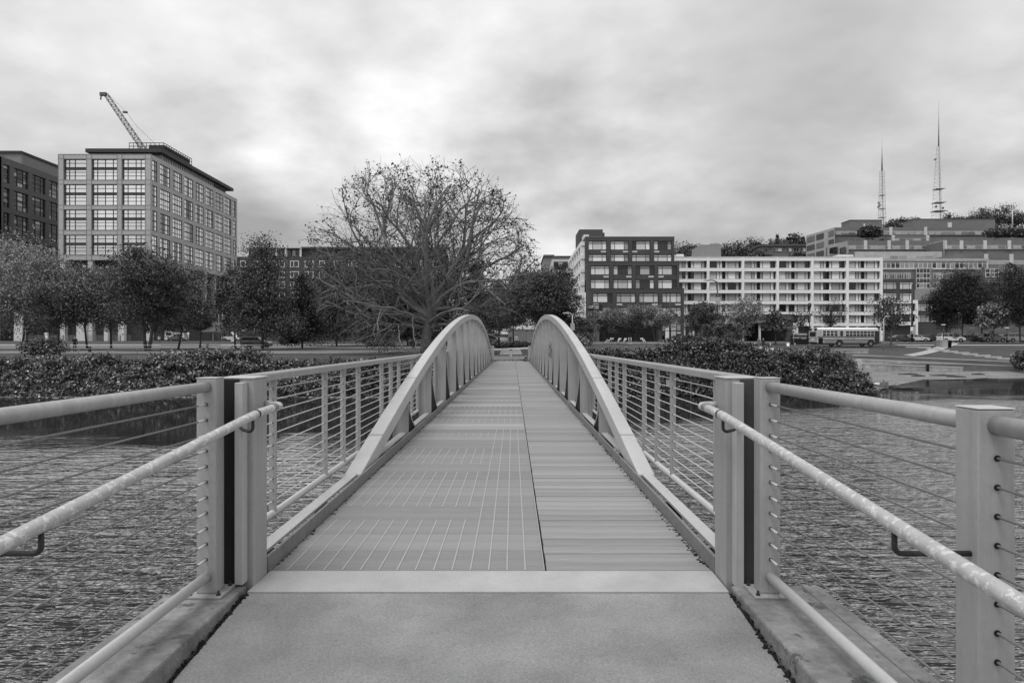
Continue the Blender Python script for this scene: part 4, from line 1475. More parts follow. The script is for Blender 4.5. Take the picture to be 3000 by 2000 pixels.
for r_ in range(7):
    zz = PZ(783 + 31 * r_, 193)
    for k, px in enumerate((704, 744, 786, 818, 850, 893, 935, 978, 1020, 1062, 1105, 1147, 1190, 1232, 1268)):
        window(ap, PX(px, 193), 192.9, zz, 2.5 if k % 3 else 1.6, 1.85, (1, 1.4) if k % 3 else (1,), (), 0.2, FRAME_W, (GL_CURT, GL_DARK, GL_MID), 'front', 0.2)

# ---- small grey office far behind the bridge line
so_ = thing('office_building', 'small grey flat-roofed office seen between the trees and the hotel', 'building', (17, 262, 2))
MB().box(PX(1594, 262), PX(1700, 262), 262, 290, 1, PZ(752, 262)).build('wall', GREYCLAD, so_)
MB().box(PX(1594, 262), PX(1626, 262), 266, 285, PZ(752, 262), PZ(742, 262)).build('roof_box', TERR_D, so_)
MB().box(PX(1592, 261), PX(1702, 261), 261.4, 290.6, PZ(752, 262) + 0.01, PZ(750, 262)).build('parapet', ROOF, so_)
MB().hexa([(PX(1607, 261), 260.9, PZ(800, 261)), (PX(1690, 261), 260.9, PZ(800, 261)), (PX(1690, 261), 261.95, PZ(800, 261)), (PX(1607, 261), 261.95, PZ(800, 261)),
           (PX(1617, 261), 260.9, PZ(760, 261)), (PX(1690, 261), 260.9, PZ(760, 261)), (PX(1690, 261), 261.95, PZ(760, 261)), (PX(1617, 261), 261.95, PZ(760, 261))]).build('pale_bay', TERR_W, so_)
for px in range(1622, 1685, 14):
    window(so_, PX(px, 260.8), 260.75, PZ(785, 261), 1.7, 2.4, (1,), (), 0.1, FRAME_D, (GL_DARK, GL_MID), 'front')

# ---- hotel: stepped dark brick front
hb = thing('hotel_building', 'dark brick hotel block stepping forward in three tiers, sign on its corner', 'building', (27, 155, 1.4))
XL, XR = 17.0, 37.65
tiers = [(159.0, PZ(694, 159), PZ(770, 159) - 4), (154.3, PZ(766, 154.3), PZ(850, 154.3) - 4), (150.0, PZ(846, 150), 0.6)]
wx = [(17.6, 21.9), (22.75, 27.05), (27.75, 32.05), (32.85, 37.1)]


def pick_curt():
    r = wr.random()
    return GL_CURT if r < 0.72 else (GL_CURT2 if r < 0.94 else GL_DARK)


for ti, (yf, zt, zl_) in enumerate(tiers):
    yb = 198 if ti == 0 else tiers[ti - 1][0] - 0.02
    MB().box(XL, XR, yf + 0.7, yb, zl_, zt - 0.03).build('tier_core', BRICK_D, hb)
    MB().box(XL - 0.03, XR + 0.03, yf, yb, zt - 0.94, zt).build('parapet', BRICK_D, hb)
    MB().box(XL - 0.06, XR + 0.06, yf - 0.04, yb - 0.03, zt + 0.001, zt + 0.10).build('coping', GREYCLAD if ti == 0 else BRICK_D, hb)
    xe = [XL] + [q for w in wx for q in w] + [XR]
    for a, b in zip(xe[0::2], xe[1::2]):
        MB().box(a, b, yf, yf + 0.69, zl_, zt - 0.945).build('pier', BRICK_D, hb)
    nrow = (2, 2, 3)[ti]
    for r_ in range(nrow):
        ztop_ = zt - 0.98 - 3.12 * r_
        for (a, b) in wx:
            if ti == 2 and r_ == 2 and a < 30:
                continue
            window(hb, a + .03, yf + 0.22, ztop_ - 2.0, b - a - .06, 2.0, (1, 2.2, 1), (0.76,), 0.09, FRAME_D, facing='front', dep=0.2, pick=pick_curt)
            MB().box(a + .002, b - .002, yf + 0.16, yf + 0.68, ztop_ - 3.09, ztop_ - 2.02).build('spandrel', BRICK_D, hb)
            gx = b - 1.35 if wr.random() < 0.6 else a + 0.1
            if r_ != 1 or ti == 2:
                MB().box(gx, gx + 1.2, yf + 0.09, yf + 0.159, ztop_ - 2.62, ztop_ - 2.26).build('air_grille', TERR_W, hb)
# passage at the ground: flat near-black panel, its shade put into the colour
MB().box(XL + 2.0, XL + 14.5, 149.95, 150.05, 0.6, 4.9).build('passage_panel', mat('passage_shade', 0.004, 0.9), hb)
MB().box(XL - 0.1, XL + 2.0, 149.6, 150.6, 0.6, 6.6).build('corner_pier', LEFTB, hb)
window(hb, 33.4, 149.9, 1.9, 2.6, 3.1, (1, 1), (0.7,), 0.1, FRAME_D, (GL_CURT2, GL_CURT), 'front')
# pale side wall with deep balconies, running back
for (y0_, y1_) in ((161, 163), (167.4, 168.6), (173.4, 174.6), (179.4, 180.6), (185.4, 186.6), (191.4, 192.6), (196.6, 198)):
    MB().box(XL - 0.9, XL - 0.03, y0_, y1_, 0.8, PZ(706, 160)).build('side_pier', WHITE, hb)
for k in range(8):
    z = PZ(706, 160) - 3.12 * k
    MB().box(XL - 0.95, XL - 0.03, 160.8, 198.05, z - 0.95, z).build('side_beam', WHITE, hb)
    for y0_ in (163, 168.6, 174.6, 180.6, 186.6):
        window(hb, XL - 0.14, y0_ + 4.9, z - 3.0, 4.5, 2.0, (1, 1), (), 0.1, FRAME_D, (GL_DARK, GL_CURT2), 'left')
MB().box(XL + 0.2, XL + 1.4, 159.4, 160.8, 1, 25.2).build('side_return', LEFTB, hb)
MB().box(PX(1697, 172), PX(1766, 172), 172, 182, 25, PZ(672, 172)).build('lift_house', BRICK_D, hb)
MB().box(PX(1766, 172) + .01, PX(1772, 172), 172.4, 181, 25, PZ(681, 172)).build('lift_house_step', BRICK_D, hb)
MB().box(PX(1709, 168), PX(1724, 168), 167, 171.9, 25.5, PZ(689, 168)).build('roof_door', WHITE_OFF, hb)


def text_obj(txt, size, depth, m, parent, loc, rotz=0.0, name='lettering', width=None, local=False):
    cu = bpy.data.curves.new('t', 'FONT')
    cu.body = txt
    cu.size = size
    cu.extrude = depth
    cu.space_character = 1.08
    o = bpy.data.objects.new('t', cu)
    COL.objects.link(o)
    dg = bpy.context.evaluated_depsgraph_get()
    me = bpy.data.meshes.new_from_object(o.evaluated_get(dg))
    bpy.data.objects.remove(o)
    me.name = name
    me.materials.clear()
    me.materials.append(m)
    xs_ = [v.co.x for v in me.vertices]
    if width:
        k = width / (max(xs_) - min(xs_))
        for v in me.vertices:
            v.co.x *= k
    q = inst(me, name, parent, loc, (math.pi / 2, 0, rotz), local=local)
    return q


sg = thing('wall_sign', 'black wall sign with white COURTYARD lettering on the hotel corner', 'sign', P(1740, 911, 149.4))
MB().box(PX(1721, 149.3), PX(1765, 149.3), 149.0, 149.58, PZ(911, 149.3), PZ(891.5, 149.3)).build('sign_box', SIGNBLK, sg)
text_obj('COURTYARD', 0.86, 0.03, SIGNWHT, sg, (PX(1724, 148.96), 148.96, PZ(902.5, 149)), width=2.25)
text_obj('BY MARRIOTT', 0.28, 0.03, SIGNWHT, sg, (PX(1742, 148.96), 148.96, PZ(905.6, 149)), width=0.92)

# ---- hotel: white wing behind
hw = thing('hotel_building', 'long white hotel wing with rows of ribbon windows', 'building', (70, 181, 1.4))
YW = 181.0
BAY = 9.19
cols_x = [PX(p, YW) for p in (1974, 2075, 2177, 2278.5, 2380, 2483, 2582.5)]
zr0 = PZ(753, YW)
FL = 32.1 * YW / F
MB().box(cols_x[0] - 0.4, cols_x[-1] + 0.3, YW + 1.2, YW + 20, 0.8, zr0 - 0.1).build('core', BRICK_D, hw)
for x in cols_x:
    MB().box(x - 0.33, x + 0.33, YW - 0.05, YW + 1.19, 1.2, zr0).build('white_pier', WHITE, hw)
for k in range(7):
    zt = zr0 - FL * k
    hgt = 0.98 if k == 0 else 0.86
    for a, b in zip(cols_x, cols_x[1:]):
        MB().box(a + 0.332, b - 0.332, YW, YW + 1.18, zt - hgt, zt - (0 if k == 0 else 0.0)).build('white_band', WHITE, hw)
MB().box(cols_x[0] - 0.4, cols_x[-1] + 0.4, YW - 0.1, YW + 20.2, zr0 + 0.003, zr0 + 0.12).build('coping', WHITE_OFF, hw)


def pick_white():
    r = wr.random()
    return GL_CURT if r < 0.45 else (GL_CURT2 if r < 0.91 else GL_DARK)


for k in range(6):
    zt = zr0 - FL * k - (0.99 if k == 0 else 0.87)
    hh = FL - (1.0 if k == 0 else 0.88)
    for bi, (a, b) in enumerate(zip(cols_x, cols_x[1:])):
        w1 = 3.45
        window(hw, a + 0.5, YW + 0.55, zt - hh, w1, hh, (2.3, 1, 0.9), (0.74,), 0.10, FRAME_D, facing='front', dep=0.2, pick=pick_white)
        window(hw, a + 0.5 + w1 + 0.65, YW + 0.55, zt - hh, BAY - 0.66 - w1 - 0.65 - 0.65, hh, (0.9, 2.3, 1), (0.74,), 0.10, FRAME_D, facing='front', dep=0.2, pick=pick_white)
# ground storey of the wing
zg = zr0 - FL * 6 - 0.87
for bi, (a, b) in enumerate(zip(cols_x, cols_x[1:])):
    for q in (0.8, 3.2, 5.6):
        window(hw, a + q, YW + 0.6, 1.9, 1.8, zg - 2.2, (1, 1), (0.7,), 0.1, FRAME_D, (GL_DARK, GL_CURT2), 'front')
    for q in (2.6, 5.0):
        MB().box(a + q + 0.05, a + q + 0.55, YW + 0.3, YW + 1.15, 1.2, zg).build('white_post', WHITE, hw)
MB().box(PX(2055, 186), PX(2112, 186), 186, 196, zr0 + .1, PZ(717, 186)).build('roof_box', GREYCLAD, hw)
MB().lathe([(1.6, 0), (1.9, 0.5), (1.0, 1.0)], (PX(2093, 190), 190, PZ(717, 186)), 10).build('roof_fan', GREYCLAD, hw)
MB().box(PX(1983, 184), PX(2003, 184), 184, 188, zr0 + .13, zr0 + 1.2).build('roof_vent', WHITE_OFF, hw)
MB().box(PX(2455, 184), PX(2500, 184), 184, 190, zr0 + .13, zr0 + 1.0).build('roof_vent', WHITE_OFF, hw)
MB().box(PX(2448, 190), PX(2502, 190), 190.5, 196, zr0 + .13, zr0 + 1.9).build('roof_plant', ROOF, hw)
# lower steps at the right end
MB().box(PX(2587, YW), PX(2683, YW), YW + 0.5, YW + 18, PZ(905, YW), PZ(816, YW)).build('brick_step', BRICK_D, hw)
for k in range(2):
    for px in (2590, 2638):
        window(hw, PX(px, YW), YW + 0.42, PZ(847 + 32.1 * k, YW), 3.6, 1.9, (1, 2, 1), (0.75,), 0.09, FRAME_D, facing='front', pick=pick_white)
MB().box(PX(2587, YW), PX(2680, YW), YW + 0.3, YW + 0.49, PZ(889, YW), PZ(879, YW)).build('white_band', WHITE, hw)
for py in (889, 921, 953):
    MB().box(PX(2587, YW), PX(2687, YW), YW - 0.3, YW + 0.28, PZ(py - 0.2, YW), PZ(py - 10, YW)).build('white_band', WHITE, hw)
MB().box(PX(2681, YW), PX(2687.5, YW), YW - 0.32, YW + 0.3, 1.2, PZ(879, YW)).build('white_pier', WHITE, hw)
for k in range(2):
    for px in (2590, 2636):
        window(hw, PX(px, YW), YW + 0.2, PZ(911 + 32 * k, YW), 3.6, 1.9, (1, 2, 1), (0.75,), 0.09, FRAME_D, facing='front', pick=pick_white)
MB().box(PX(2587, YW), PX(2681, YW), YW + 0.35, YW + 0.48, 1, PZ(953, YW)).build('dark_recess', OFFICE_D, hw)
MB().box(PX(2688, YW), PX(2790, YW), YW + 0.6, YW + 17, 1, PZ(879, YW)).build('brick_end', BRICK_D, hw)
for k in range(2):
    for px in (2690, 2729):
        window(hw, PX(px, YW), YW + 0.5, PZ(911 + 33 * k, YW), 3.3, 1.95, (1, 2, 1), (0.75,), 0.09, FRAME_D, facing='front', pick=pick_white)
# entrance canopy
MB().box(PX(2212, 168), PX(2316, 168), 166, 180.8, PZ(938, 168), PZ(921, 168)).build('canopy', BRICK_D, hw)
MB().box(PX(2212, 168) + 0.2, PX(2297, 168), 166.4, 180, PZ(944, 168), PZ(938.2, 168)).build('canopy_soffit', WHITE_OFF, hw)
MB().box(PX(2298, 168), PX(2316, 168), 166.3, 168.5, 1.2, PZ(938.3, 168)).build('canopy_pier', BRICK_D, hw)
MB().box(PX(2224, 167), PX(2229, 167), 167, 167.5, 1.2, PZ(944, 167)).build('canopy_post', WHITE_OFF, hw)
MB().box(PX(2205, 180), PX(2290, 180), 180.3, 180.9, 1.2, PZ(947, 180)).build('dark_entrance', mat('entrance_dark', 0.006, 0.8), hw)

# ---- banded office behind the wing
mo = thing('office_building', 'brick office with ribbon of white-framed glass right of the hotel wing', 'building', (155, 250, 2))
YO = 250.0
X0o, X1o = PX(2570, YO), PX(2892, YO)
MB().box(X0o, X1o, YO + 0.4, YO + 24, 1.5, PZ(760, YO)).build('wall', TERR_D, mo)
MB().box(X0o - 0.3, X1o + 0.6, YO - 0.2, YO + 24.3, PZ(765, YO), PZ(757.5, YO)).build('cornice', TERR_L, mo)
MB().box(X0o, X1o + 0.3, YO + 0.05, YO + 0.39, PZ(789, YO), PZ(786, YO)).build('sill_band', TERR_W, mo)
n = 24
for k in range(n):
    w = (X1o - X0o) / n
    window(mo, X0o + w * k, YO + 0.1, PZ(786, YO), w, PZ(767, YO) - PZ(786, YO), (1,), (0.78,), 0.16, TERR_W, (GL_MID, GL_DARK), 'front')
for k, px in enumerate((2586, 2608, 2629, 2650, 2735, 2773, 2812, 2850)):
    window(mo, PX(px, YO), YO + 0.25, PZ(817, YO), 2.4 if px < 2680 else 3.6, PZ(799, YO) - PZ(817, YO), (1, 1, 1), (0.75,), 0.14, TERR_W, (GL_MID, GL_DARK), 'front')
MB().box(PX(2682, YO), PX(2727, YO), YO - 0.9, YO + 0.39, PZ(877, YO), PZ(786.5, YO)).build('stair_bay', TERR_D, mo)
for k in range(6):
    window(mo, PX(2684, YO - 1), YO - 1.05, PZ(801 + 14.5 * k, YO), PX(2725, YO) - PX(2684, YO), 1.75, (1, 1, 1, 1), (), 0.14, TERR_W, (GL_MID, GL_DARK, GL_DARK), 'front')
for k in range(3):
    window(mo, PX(2735 + 38 * k, YO), YO + 0.25, PZ(842, YO), 3.6, 1.9, (1, 1, 1), (), 0.14, TERR_W, (GL_MID,), 'front')
MB().hexa([(PX(2727, 236), 236, 1.5), (PX(2900, 236), 236, 1.5), (PX(2900, 236), 249, 1.5), (PX(2727, 236), 249, 1.5),
           (PX(2727, 236), 236, PZ(842, 236)), (PX(2900, 236), 236, PZ(822, 236)), (PX(2900, 236), 249, PZ(822, 236)), (PX(2727, 236), 249, PZ(842, 236))]).build('low_wing', TERR_L, mo)
MB().box(PX(2886, 244), PX(2925, 244), 244, 249.5, PZ(840, 244), PZ(785, 244)).build('glass_bay_wall', TERR_D, mo)
window(mo, PX(2886, 244), 243.8, PZ(812, 244), 4.8, 3.1, (1, 1, 1), (0.5,), 0.2, FRAME_W, (GL_MID, GL_DARK), 'front')

# ---- terraced buildings up the hillside


def terrace(label, px0, px1, pyt, pyb, Y, dep, pil, name='terrace_building', railing=True, bands=((0.0, 0.48, 'D'), (0.50, 1.0, 'L')), ret=None):
    t = thing(name, label, 'building', (PX((px0 + px1) / 2, Y), Y, PZ(pyb, Y)))
    x0, x1, zt, zb_ = PX(px0, Y), PX(px1, Y), PZ(pyt, Y), PZ(pyb, Y)
    MB().box(x0 + .1, x1 - .1, Y + 0.5, Y + dep, zb_ - 12, zt - 0.1).build('wall', TERR_D, t)
    H = zt - zb_
    for a, b, kk in bands:
        MB().box(x0, x1, Y, Y + 0.49, zt - H * b, zt - H * a - 0.02).build('band', {'D': TERR_D, 'L': TERR_L, 'G': GL_DARK, 'W': TERR_W}[kk], t)
    for p in pil:
        MB().box(PX(p, Y) - 0.7, PX(p, Y) + 0.7, Y - 0.35, Y - 0.01, zb_, zt + 0.1).build('pilaster', TERR_W, t)
    nb = max(2, int((x1 - x0) / 3.2))
    for k in range(nb):
        a = x0 + (x1 - x0) * (k + 0.06) / nb
        b = x0 + (x1 - x0) * (k + 0.94) / nb
        MB().box(a, b, Y - 0.05, Y - 0.012, zt - H * 0.93, zt - H * 0.57).build('glazing', GL_MID if k % 3 else TERR_L, t)
    if railing:
        rb_ = MB()
        rb_.box(x0, x1, Y + 0.1, Y + 0.22, zt + 1.0, zt + 1.15)
        for x in np.linspace(x0, x1 - 0.1, nb + 1):
            rb_.box(x, x + 0.14, Y + 0.11, Y + 0.21, zt - 0.05, zt + 1.0)
        rb_.build('roof_railing', GREYCLAD, t)
    return t


terrace('right lower terrace building with white pilasters on the hillside', 2765, 3060, 705, 730, 290, 22, (2768, 2816, 2885, 2956, 3020))
terrace('left lower terrace building with white pilasters on the hillside', 2485, 2722, 705, 731, 302, 22, (2535, 2604, 2657))
terrace('long top terrace building along the hillside', 2447, 3070, 666, 689, 336, 20, (2609, 2711, 3000), railing=False, bands=((0, 0.42, 'D'), (0.44, 0.7, 'L'), (0.72, 1.0, 'D')))
terrace('glazed middle terrace between the two top pilasters', 2612, 2718, 690, 706, 318, 17, (2616, 2717), railing=False)
terrace('deep lower office tier with pale columns at the right edge', 2792, 3080, 745, 800, 262, 26, (2888, 2962), railing=False, bands=((0, 0.27, 'D'), (0.29, 0.55, 'L'), (0.57, 1.0, 'D')))
terrace('pale parapet block behind the hotel wing roof', 2505, 2760, 737, 760, 275, 14, (), railing=False, bands=((0, 1.0, 'L'),))
# slanted left returns
rt = thing('terrace_building', 'pale angled end block with square balconies at the left of the terraces', 'building', P(2405, 740, 330))
YR = 330.0
MB().hexa([P(2362, 755, 352), P(2446, 752, YR), P(2446, 752, YR + 18), P(2380, 755, 370), P(2362, 690, 352), P(2446, 666, YR), P(2446, 666, YR + 18), P(2380, 680, 370)]).build('wall', TERR_L, rt)
for i, (u0, u1) in enumerate(((0.0, 0.30), (0.34, 0.62), (0.76, 0.96))):
    for k in range(3):
        a0 = P(2362, 755, 352).lerp(P(2446, 752, YR), u0 + 0.03)
        a1 = P(2362, 755, 352).lerp(P(2446, 752, YR), u1)
        off = Vector((-0.15, -0.35, 0))
        zt0 = PZ(690, 352) + (PZ(666, YR) - PZ(690, 352)) * u0
        z1 = zt0 - 1.2 - 4.3 * k
        p0, p1 = a0 + off, a1 + off
        p0.z = p1.z = 0
        q = [Vector((p0.x, p0.y, z1 - 2.6)), Vector((p1.x, p1.y, z1 - 2.4)), Vector((p1.x, p1.y + 0.3, z1 - 2.4)), Vector((p0.x, p0.y + 0.3, z1 - 2.6)),
             Vector((p0.x, p0.y, z1)), Vector((p1.x, p1.y, z1 + 0.2)), Vector((p1.x, p1.y + 0.3, z1 + 0.2)), Vector((p0.x, p0.y + 0.3, z1))]
        MB().hexa(q).build('balcony_opening', GL_DARK if (i + k) % 2 else TERR_D, rt)
e2 = thing('terrace_building', 'pale angled end of the right lower terrace with one dark opening', 'building', P(2742, 735, 292))
MB().hexa([P(2720, 755, 308), P(2766, 757, 289.9), P(2766, 757, 300), P(2735, 755, 312), P(2720, 713, 308), P(2766, 704, 289.9), P(2766, 704, 300), P(2735, 712, 312)]).build('wall', TERR_L, e2)
MB().hexa([P(2734, 737, 302), P(2754, 735, 294), P(2754, 735, 296), P(2734, 737, 304), P(2734, 722, 302), P(2754, 718, 294), P(2754, 718, 296), P(2734, 722, 304)]).build('opening', GL_DARK, e2)
for v in e2.children[-1].data.vertices:
    v.co += Vector((-0.25, -0.7, 0))
e3 = thing('terrace_building', 'pale angled end of the left lower terrace with two dark openings', 'building', P(2465, 735, 306))
MB().hexa([P(2424, 752, 322), P(2486, 755, 301.8), P(2486, 755, 312), P(2440, 752, 326), P(2424, 718, 322), P(2486, 705, 301.8), P(2486, 705, 312), P(2440, 716, 326)]).build('wall', TERR_L, e3)
for (a, ya, b, yb_) in ((2430, 320, 2452, 312), (2460, 310, 2476, 304.5)):
    MB().hexa([P(a, 742, ya - .8), P(b, 742, yb_ - .8), P(b, 742, yb_), P(a, 742, ya), P(a, 727, ya - .8), P(b, 722, yb_ - .8), P(b, 722, yb_), P(a, 727, ya)]).build('opening', GL_DARK, e3)
for label, a, b, pt, pb, Y, m in (('plain brick plant house on the top terrace roof, left', 2490, 2584, 645, 667, 345, TERR_D), ('long plain plant house on the top terrace roof, right', 2676, 2915, 642, 666, 345, TERR_D)):
    t = thing('roof_house', label, 'building', P((a + b) / 2, pb, Y))
    MB().box(PX(a, Y), PX(b, Y), Y, Y + 9, PZ(pb + 3, Y), PZ(pt, Y)).build('wall', m, t)
    MB().box(PX(a, Y) - 0.2, PX(b, Y) + 0.2, Y - 0.2, Y + 9.2, PZ(pt, Y) + .01, PZ(pt - 1, Y)).build('coping', ROOF, t)
    MB().box(PX(a + (b - a) * 0.42, Y), PX(a + (b - a) * 0.47, Y), Y - 0.1, Y + 0.05, PZ(pb, Y), PZ(pt + 10, Y)).build('door', TERR_W, t)
# long hillside house with dark roof, above the wing
hh_ = thing('house', 'long low hillside house with dark flat roof above the hotel wing', 'building', P(2300, 745, 400))
YH = 400.0
MB().box(PX(2228, YH), PX(2366, YH), YH, YH + 14, PZ(775, YH), PZ(722, YH)).build('wall', TERR_D, hh_)
MB().box(PX(2224, YH), PX(2370, YH), YH - 1, YH + 15, PZ(722, YH) + .01, PZ(716, YH)).build('roof', ROOF, hh_)
MB().box(PX(2300, YH), PX(2352, YH), YH + 3, YH + 8, PZ(716, YH) + .02, PZ(713, YH)).build('roof_light', TERR_W, hh_)
for px in (2232, 2262, 2273, 2302, 2324, 2343):
    window(hh_, PX(px, YH), YH - 0.3, PZ(737, YH), 3.4, 2.2, (1, 1), (), 0.15, FRAME_G, (GL_DARK, GL_CURT, GL_MID), 'front', 0.3)

# ---- radio masts on the ridge
MAST = mat('mast_steel', 0.34, 0.6, 0.1, 1)  # paled for distance: haze toward the sky is put into the colour


def radio_mast(label, px, Y, pyb, pytop, w0, w1, pyspire, tri, spine, dishes):
    b = P(px, pyb, Y)
    t = thing('radio_mast', label, 'mast', b)
    top = P(px, pytop, Y)
    m = MB()
    lattice(m, b - Vector((0, 0, 6)), top, w0, w1, 20, 0.17, tri, 0.07)
    m.build('lattice', MAST, t)
    MB().tube([top, P(px, (pytop + pyspire) / 2, Y), P(px, pyspire, Y)], [w1 * 0.26, w1 * 0.13, 0.08], 6).build('spire', MAST, t)
    if spine:
        MB().tube([b + Vector((spine, 0, 0)), top], 0.42, 5).build('spine', MAST, t)
    for py, dx in dishes:
        c = P(px, py, Y) + Vector((dx, -1, 0))
        MB().tube([c, c + Vector((0, 1.2, 0))], [1.5, 1.1], 8).build('dish', GREYCLAD, t)
    for py in (pyb - 30, pyb - 55, pyb - 95):
        q = P(px, py, Y)
        k = (py - pyb) / (pytop - pyb)
        w = w0 + (w1 - w0) * k
        MB().box(q.x - w * 0.55, q.x + w * 0.55, Y - w * 0.5, Y + w * 0.5, q.z, q.z + 0.5).build('platform', MAST, t)
    return t


radio_mast('slimmer radio mast on the ridge, left of the pair', 2584, 800, 668, 500, 6.4, 3.6, 408, False, 1.6, ((595, -4.2), (602, -3.5), (607, -4.6)))
radio_mast('taller tapering radio mast on the ridge, right of the pair', 2750, 800, 650, 428, 13.5, 3.0, 296, True, 2.0, ((468, -4.5), (606, -3.5), (610, 4.5)))
fp_ = thing('flagpole', 'thin white pole on the hilltop roof at right', 'pole', P(2966, 665, 345))
MB().tube([P(2966, 668, 345), P(2966, 613, 345)], [0.30, 0.22], 8).build('shaft', TERR_W, fp_)
MB().lathe([(0.3, 0), (0.35, 0.25), (0.1, 0.5)], P(2966, 613, 345), 8).build('finial', TERR_W, fp_)

# ------------------------------------------------------------------ seat walls, steps and beach things on the right
WX0 = 40.0


def seat_wall(label, x0, x1, y, z0, z1, dep, zb, pale=True):
    t = thing('seat_wall', label, 'wall', ((x0 + x1) / 2, y, zb))
    n = max(3, int((x1 - x0) / 3.4))
    for k in range(n):
        a = x0 + (x1 - x0) * k / n
        b = x0 + (x1 - x0) * (k + 1) / n - 0.03
        za = z0 + (z1 - z0) * k / n
        zc = z0 + (z1 - z0) * (k + 1) / n
        MB().hexa([(a, y, zb), (b, y, zb), (b, y + dep, zb), (a, y + dep, zb), (a, y, za), (b, y, zc), (b, y + dep, zc), (a, y + dep, za)]).build('wall_block', WALLCON, t, bevel=0.02)
        MB().hexa([(a - .01, y - 0.05, za + .002), (b + .01, y - 0.05, zc + .002), (b + .01, y + dep, zc + .002), (a - .01, y + dep, za + .002), (a - .01, y - 0.05, za + .12), (b + .01, y - 0.05, zc + .12), (b + .01, y + dep, zc + .12), (a - .01, y + dep, za + .12)]).build('coping', SLABCON, t)  # paler strip added so the wall tops stand out from their faces
    return t


seat_wall('lowest concrete seat wall at the back of the gravel beach', PX(2516, 84), PX(2822, 84), 84.0, PZ(1066, 84), PZ(1078, 84), 1.4, -2.7)
seat_wall('middle concrete seat wall above the gravel beach', PX(2507, 85.4), PX(3020, 85.4), 85.4, PZ(1053, 85.4), PZ(1076, 85.4), 1.4, -2.7)
seat_wall('top concrete seat wall below the lawn', PX(2500, 86.8), PX(3020, 86.8), 86.8, PZ(1041, 86.8), PZ(1063, 86.8), 0.45, -2.6)
seat_wall('short upper retaining wall behind the point shrubs', PX(2330, 92), PX(2545, 92), 92.0, PZ(1026, 92), PZ(1025, 92), 0.4, -1.2)
t = thing('wall_stub', 'pale upright concrete wall end beside the point shrubs', 'wall', P(2513, 1075, 83))
MB().box(PX(2508, 83), PX(2520, 83), 82.6, 83.6, -2.7, PZ(1053, 83)).build('block', SLABCON, t, bevel=0.03)
MB().box(PX(2499, 83), PX(2507, 83), 82.7, 83.5, -2.7, PZ(1056, 83)).build('low_block', SLABCON, t, bevel=0.03)
t = thing('drain_post', 'dark post against the seat walls', 'post', P(2718, 1090, 83.8))
MB().tube([(PX(2718, 83.8), 83.8, -2.4), (PX(2718, 83.8), 83.8, PZ(1070, 83.8))], 0.16, 8).build('shaft', DARKSTEEL, t)
MB().lathe([(0.2, 0), (0.2, 0.1), (0.12, 0.16)], (PX(2718, 83.8), 83.8, PZ(1070, 83.8)), 8).build('cap', DARKSTEEL, t)
# stepping slabs down the lawn
stp = ((2672, 1019), (2706, 1019.5), (2733, 1024), (2760, 1029), (2784, 1034), (2817, 1039), (2841, 1044), (2878, 1049), (2910, 1054), (2945, 1059))
for k, (px, py) in enumerate(stp):
    Y = 112 - 2.3 * k
    c = P(px, py, Y)
    # rest on the lawn at the distance where the sight line meets it
    for _ in range(60):
        g = ground(c.x, c.y)
        if c.z < g + 0.02:
            break
        Y += 0.6
        c = P(px, py, Y)
    c = P(px, py, Y)
    t = MB().box(-1.05, 1.05, -0.20, 0.20, -0.35, 0.22)
    g = ground(c.x, c.y)
    o = t.build('step_slab', SLABCON, at=(0, 0, 0), bevel=0.02)
    o.location = (c.x, c.y, g)
    tag(o, '%s pale concrete step slab from the top of the lawn flight' % ('first', 'second', 'third', 'fourth', 'fifth', 'sixth', 'seventh', 'eighth', 'ninth', 'tenth')[k], 'step', 'step slabs in the lawn')
# boom pipe and block at the point
t = thing('boom_pipe', 'white float pipe lying at the water edge of the point', 'pipe', P(2540, 1125, 63))
MB().tube([P(2500, 1124.5, 63), P(2576, 1125.5, 62.5)], 0.13, 10).build('pipe', SIGNWHT, t)
MB().tube([P(2500, 1130, 63), P(2576, 1130, 62.5)], 0.05, 6).build('underside_rail', DARKSTEEL, t)
t = thing('anchor_block', 'weathered concrete block at the end of the white pipe', 'block', P(2590, 1135, 61))
MB().hexa([P(2577, 1140, 61), P(2601, 1143, 60), P(2603, 1140, 61.4), P(2580, 1138, 62), P(2577, 1119, 61), P(2601, 1117, 60), P(2603, 1117, 61.4), P(2580, 1119, 62)]).build('block', KERB, t, bevel=0.05)
MB().tube([P(2589, 1118, 60.8), P(2589, 1113, 60.8)], 0.04, 6).build('eye_bolt', DARKSTEEL, t)
dw = random.Random(6)
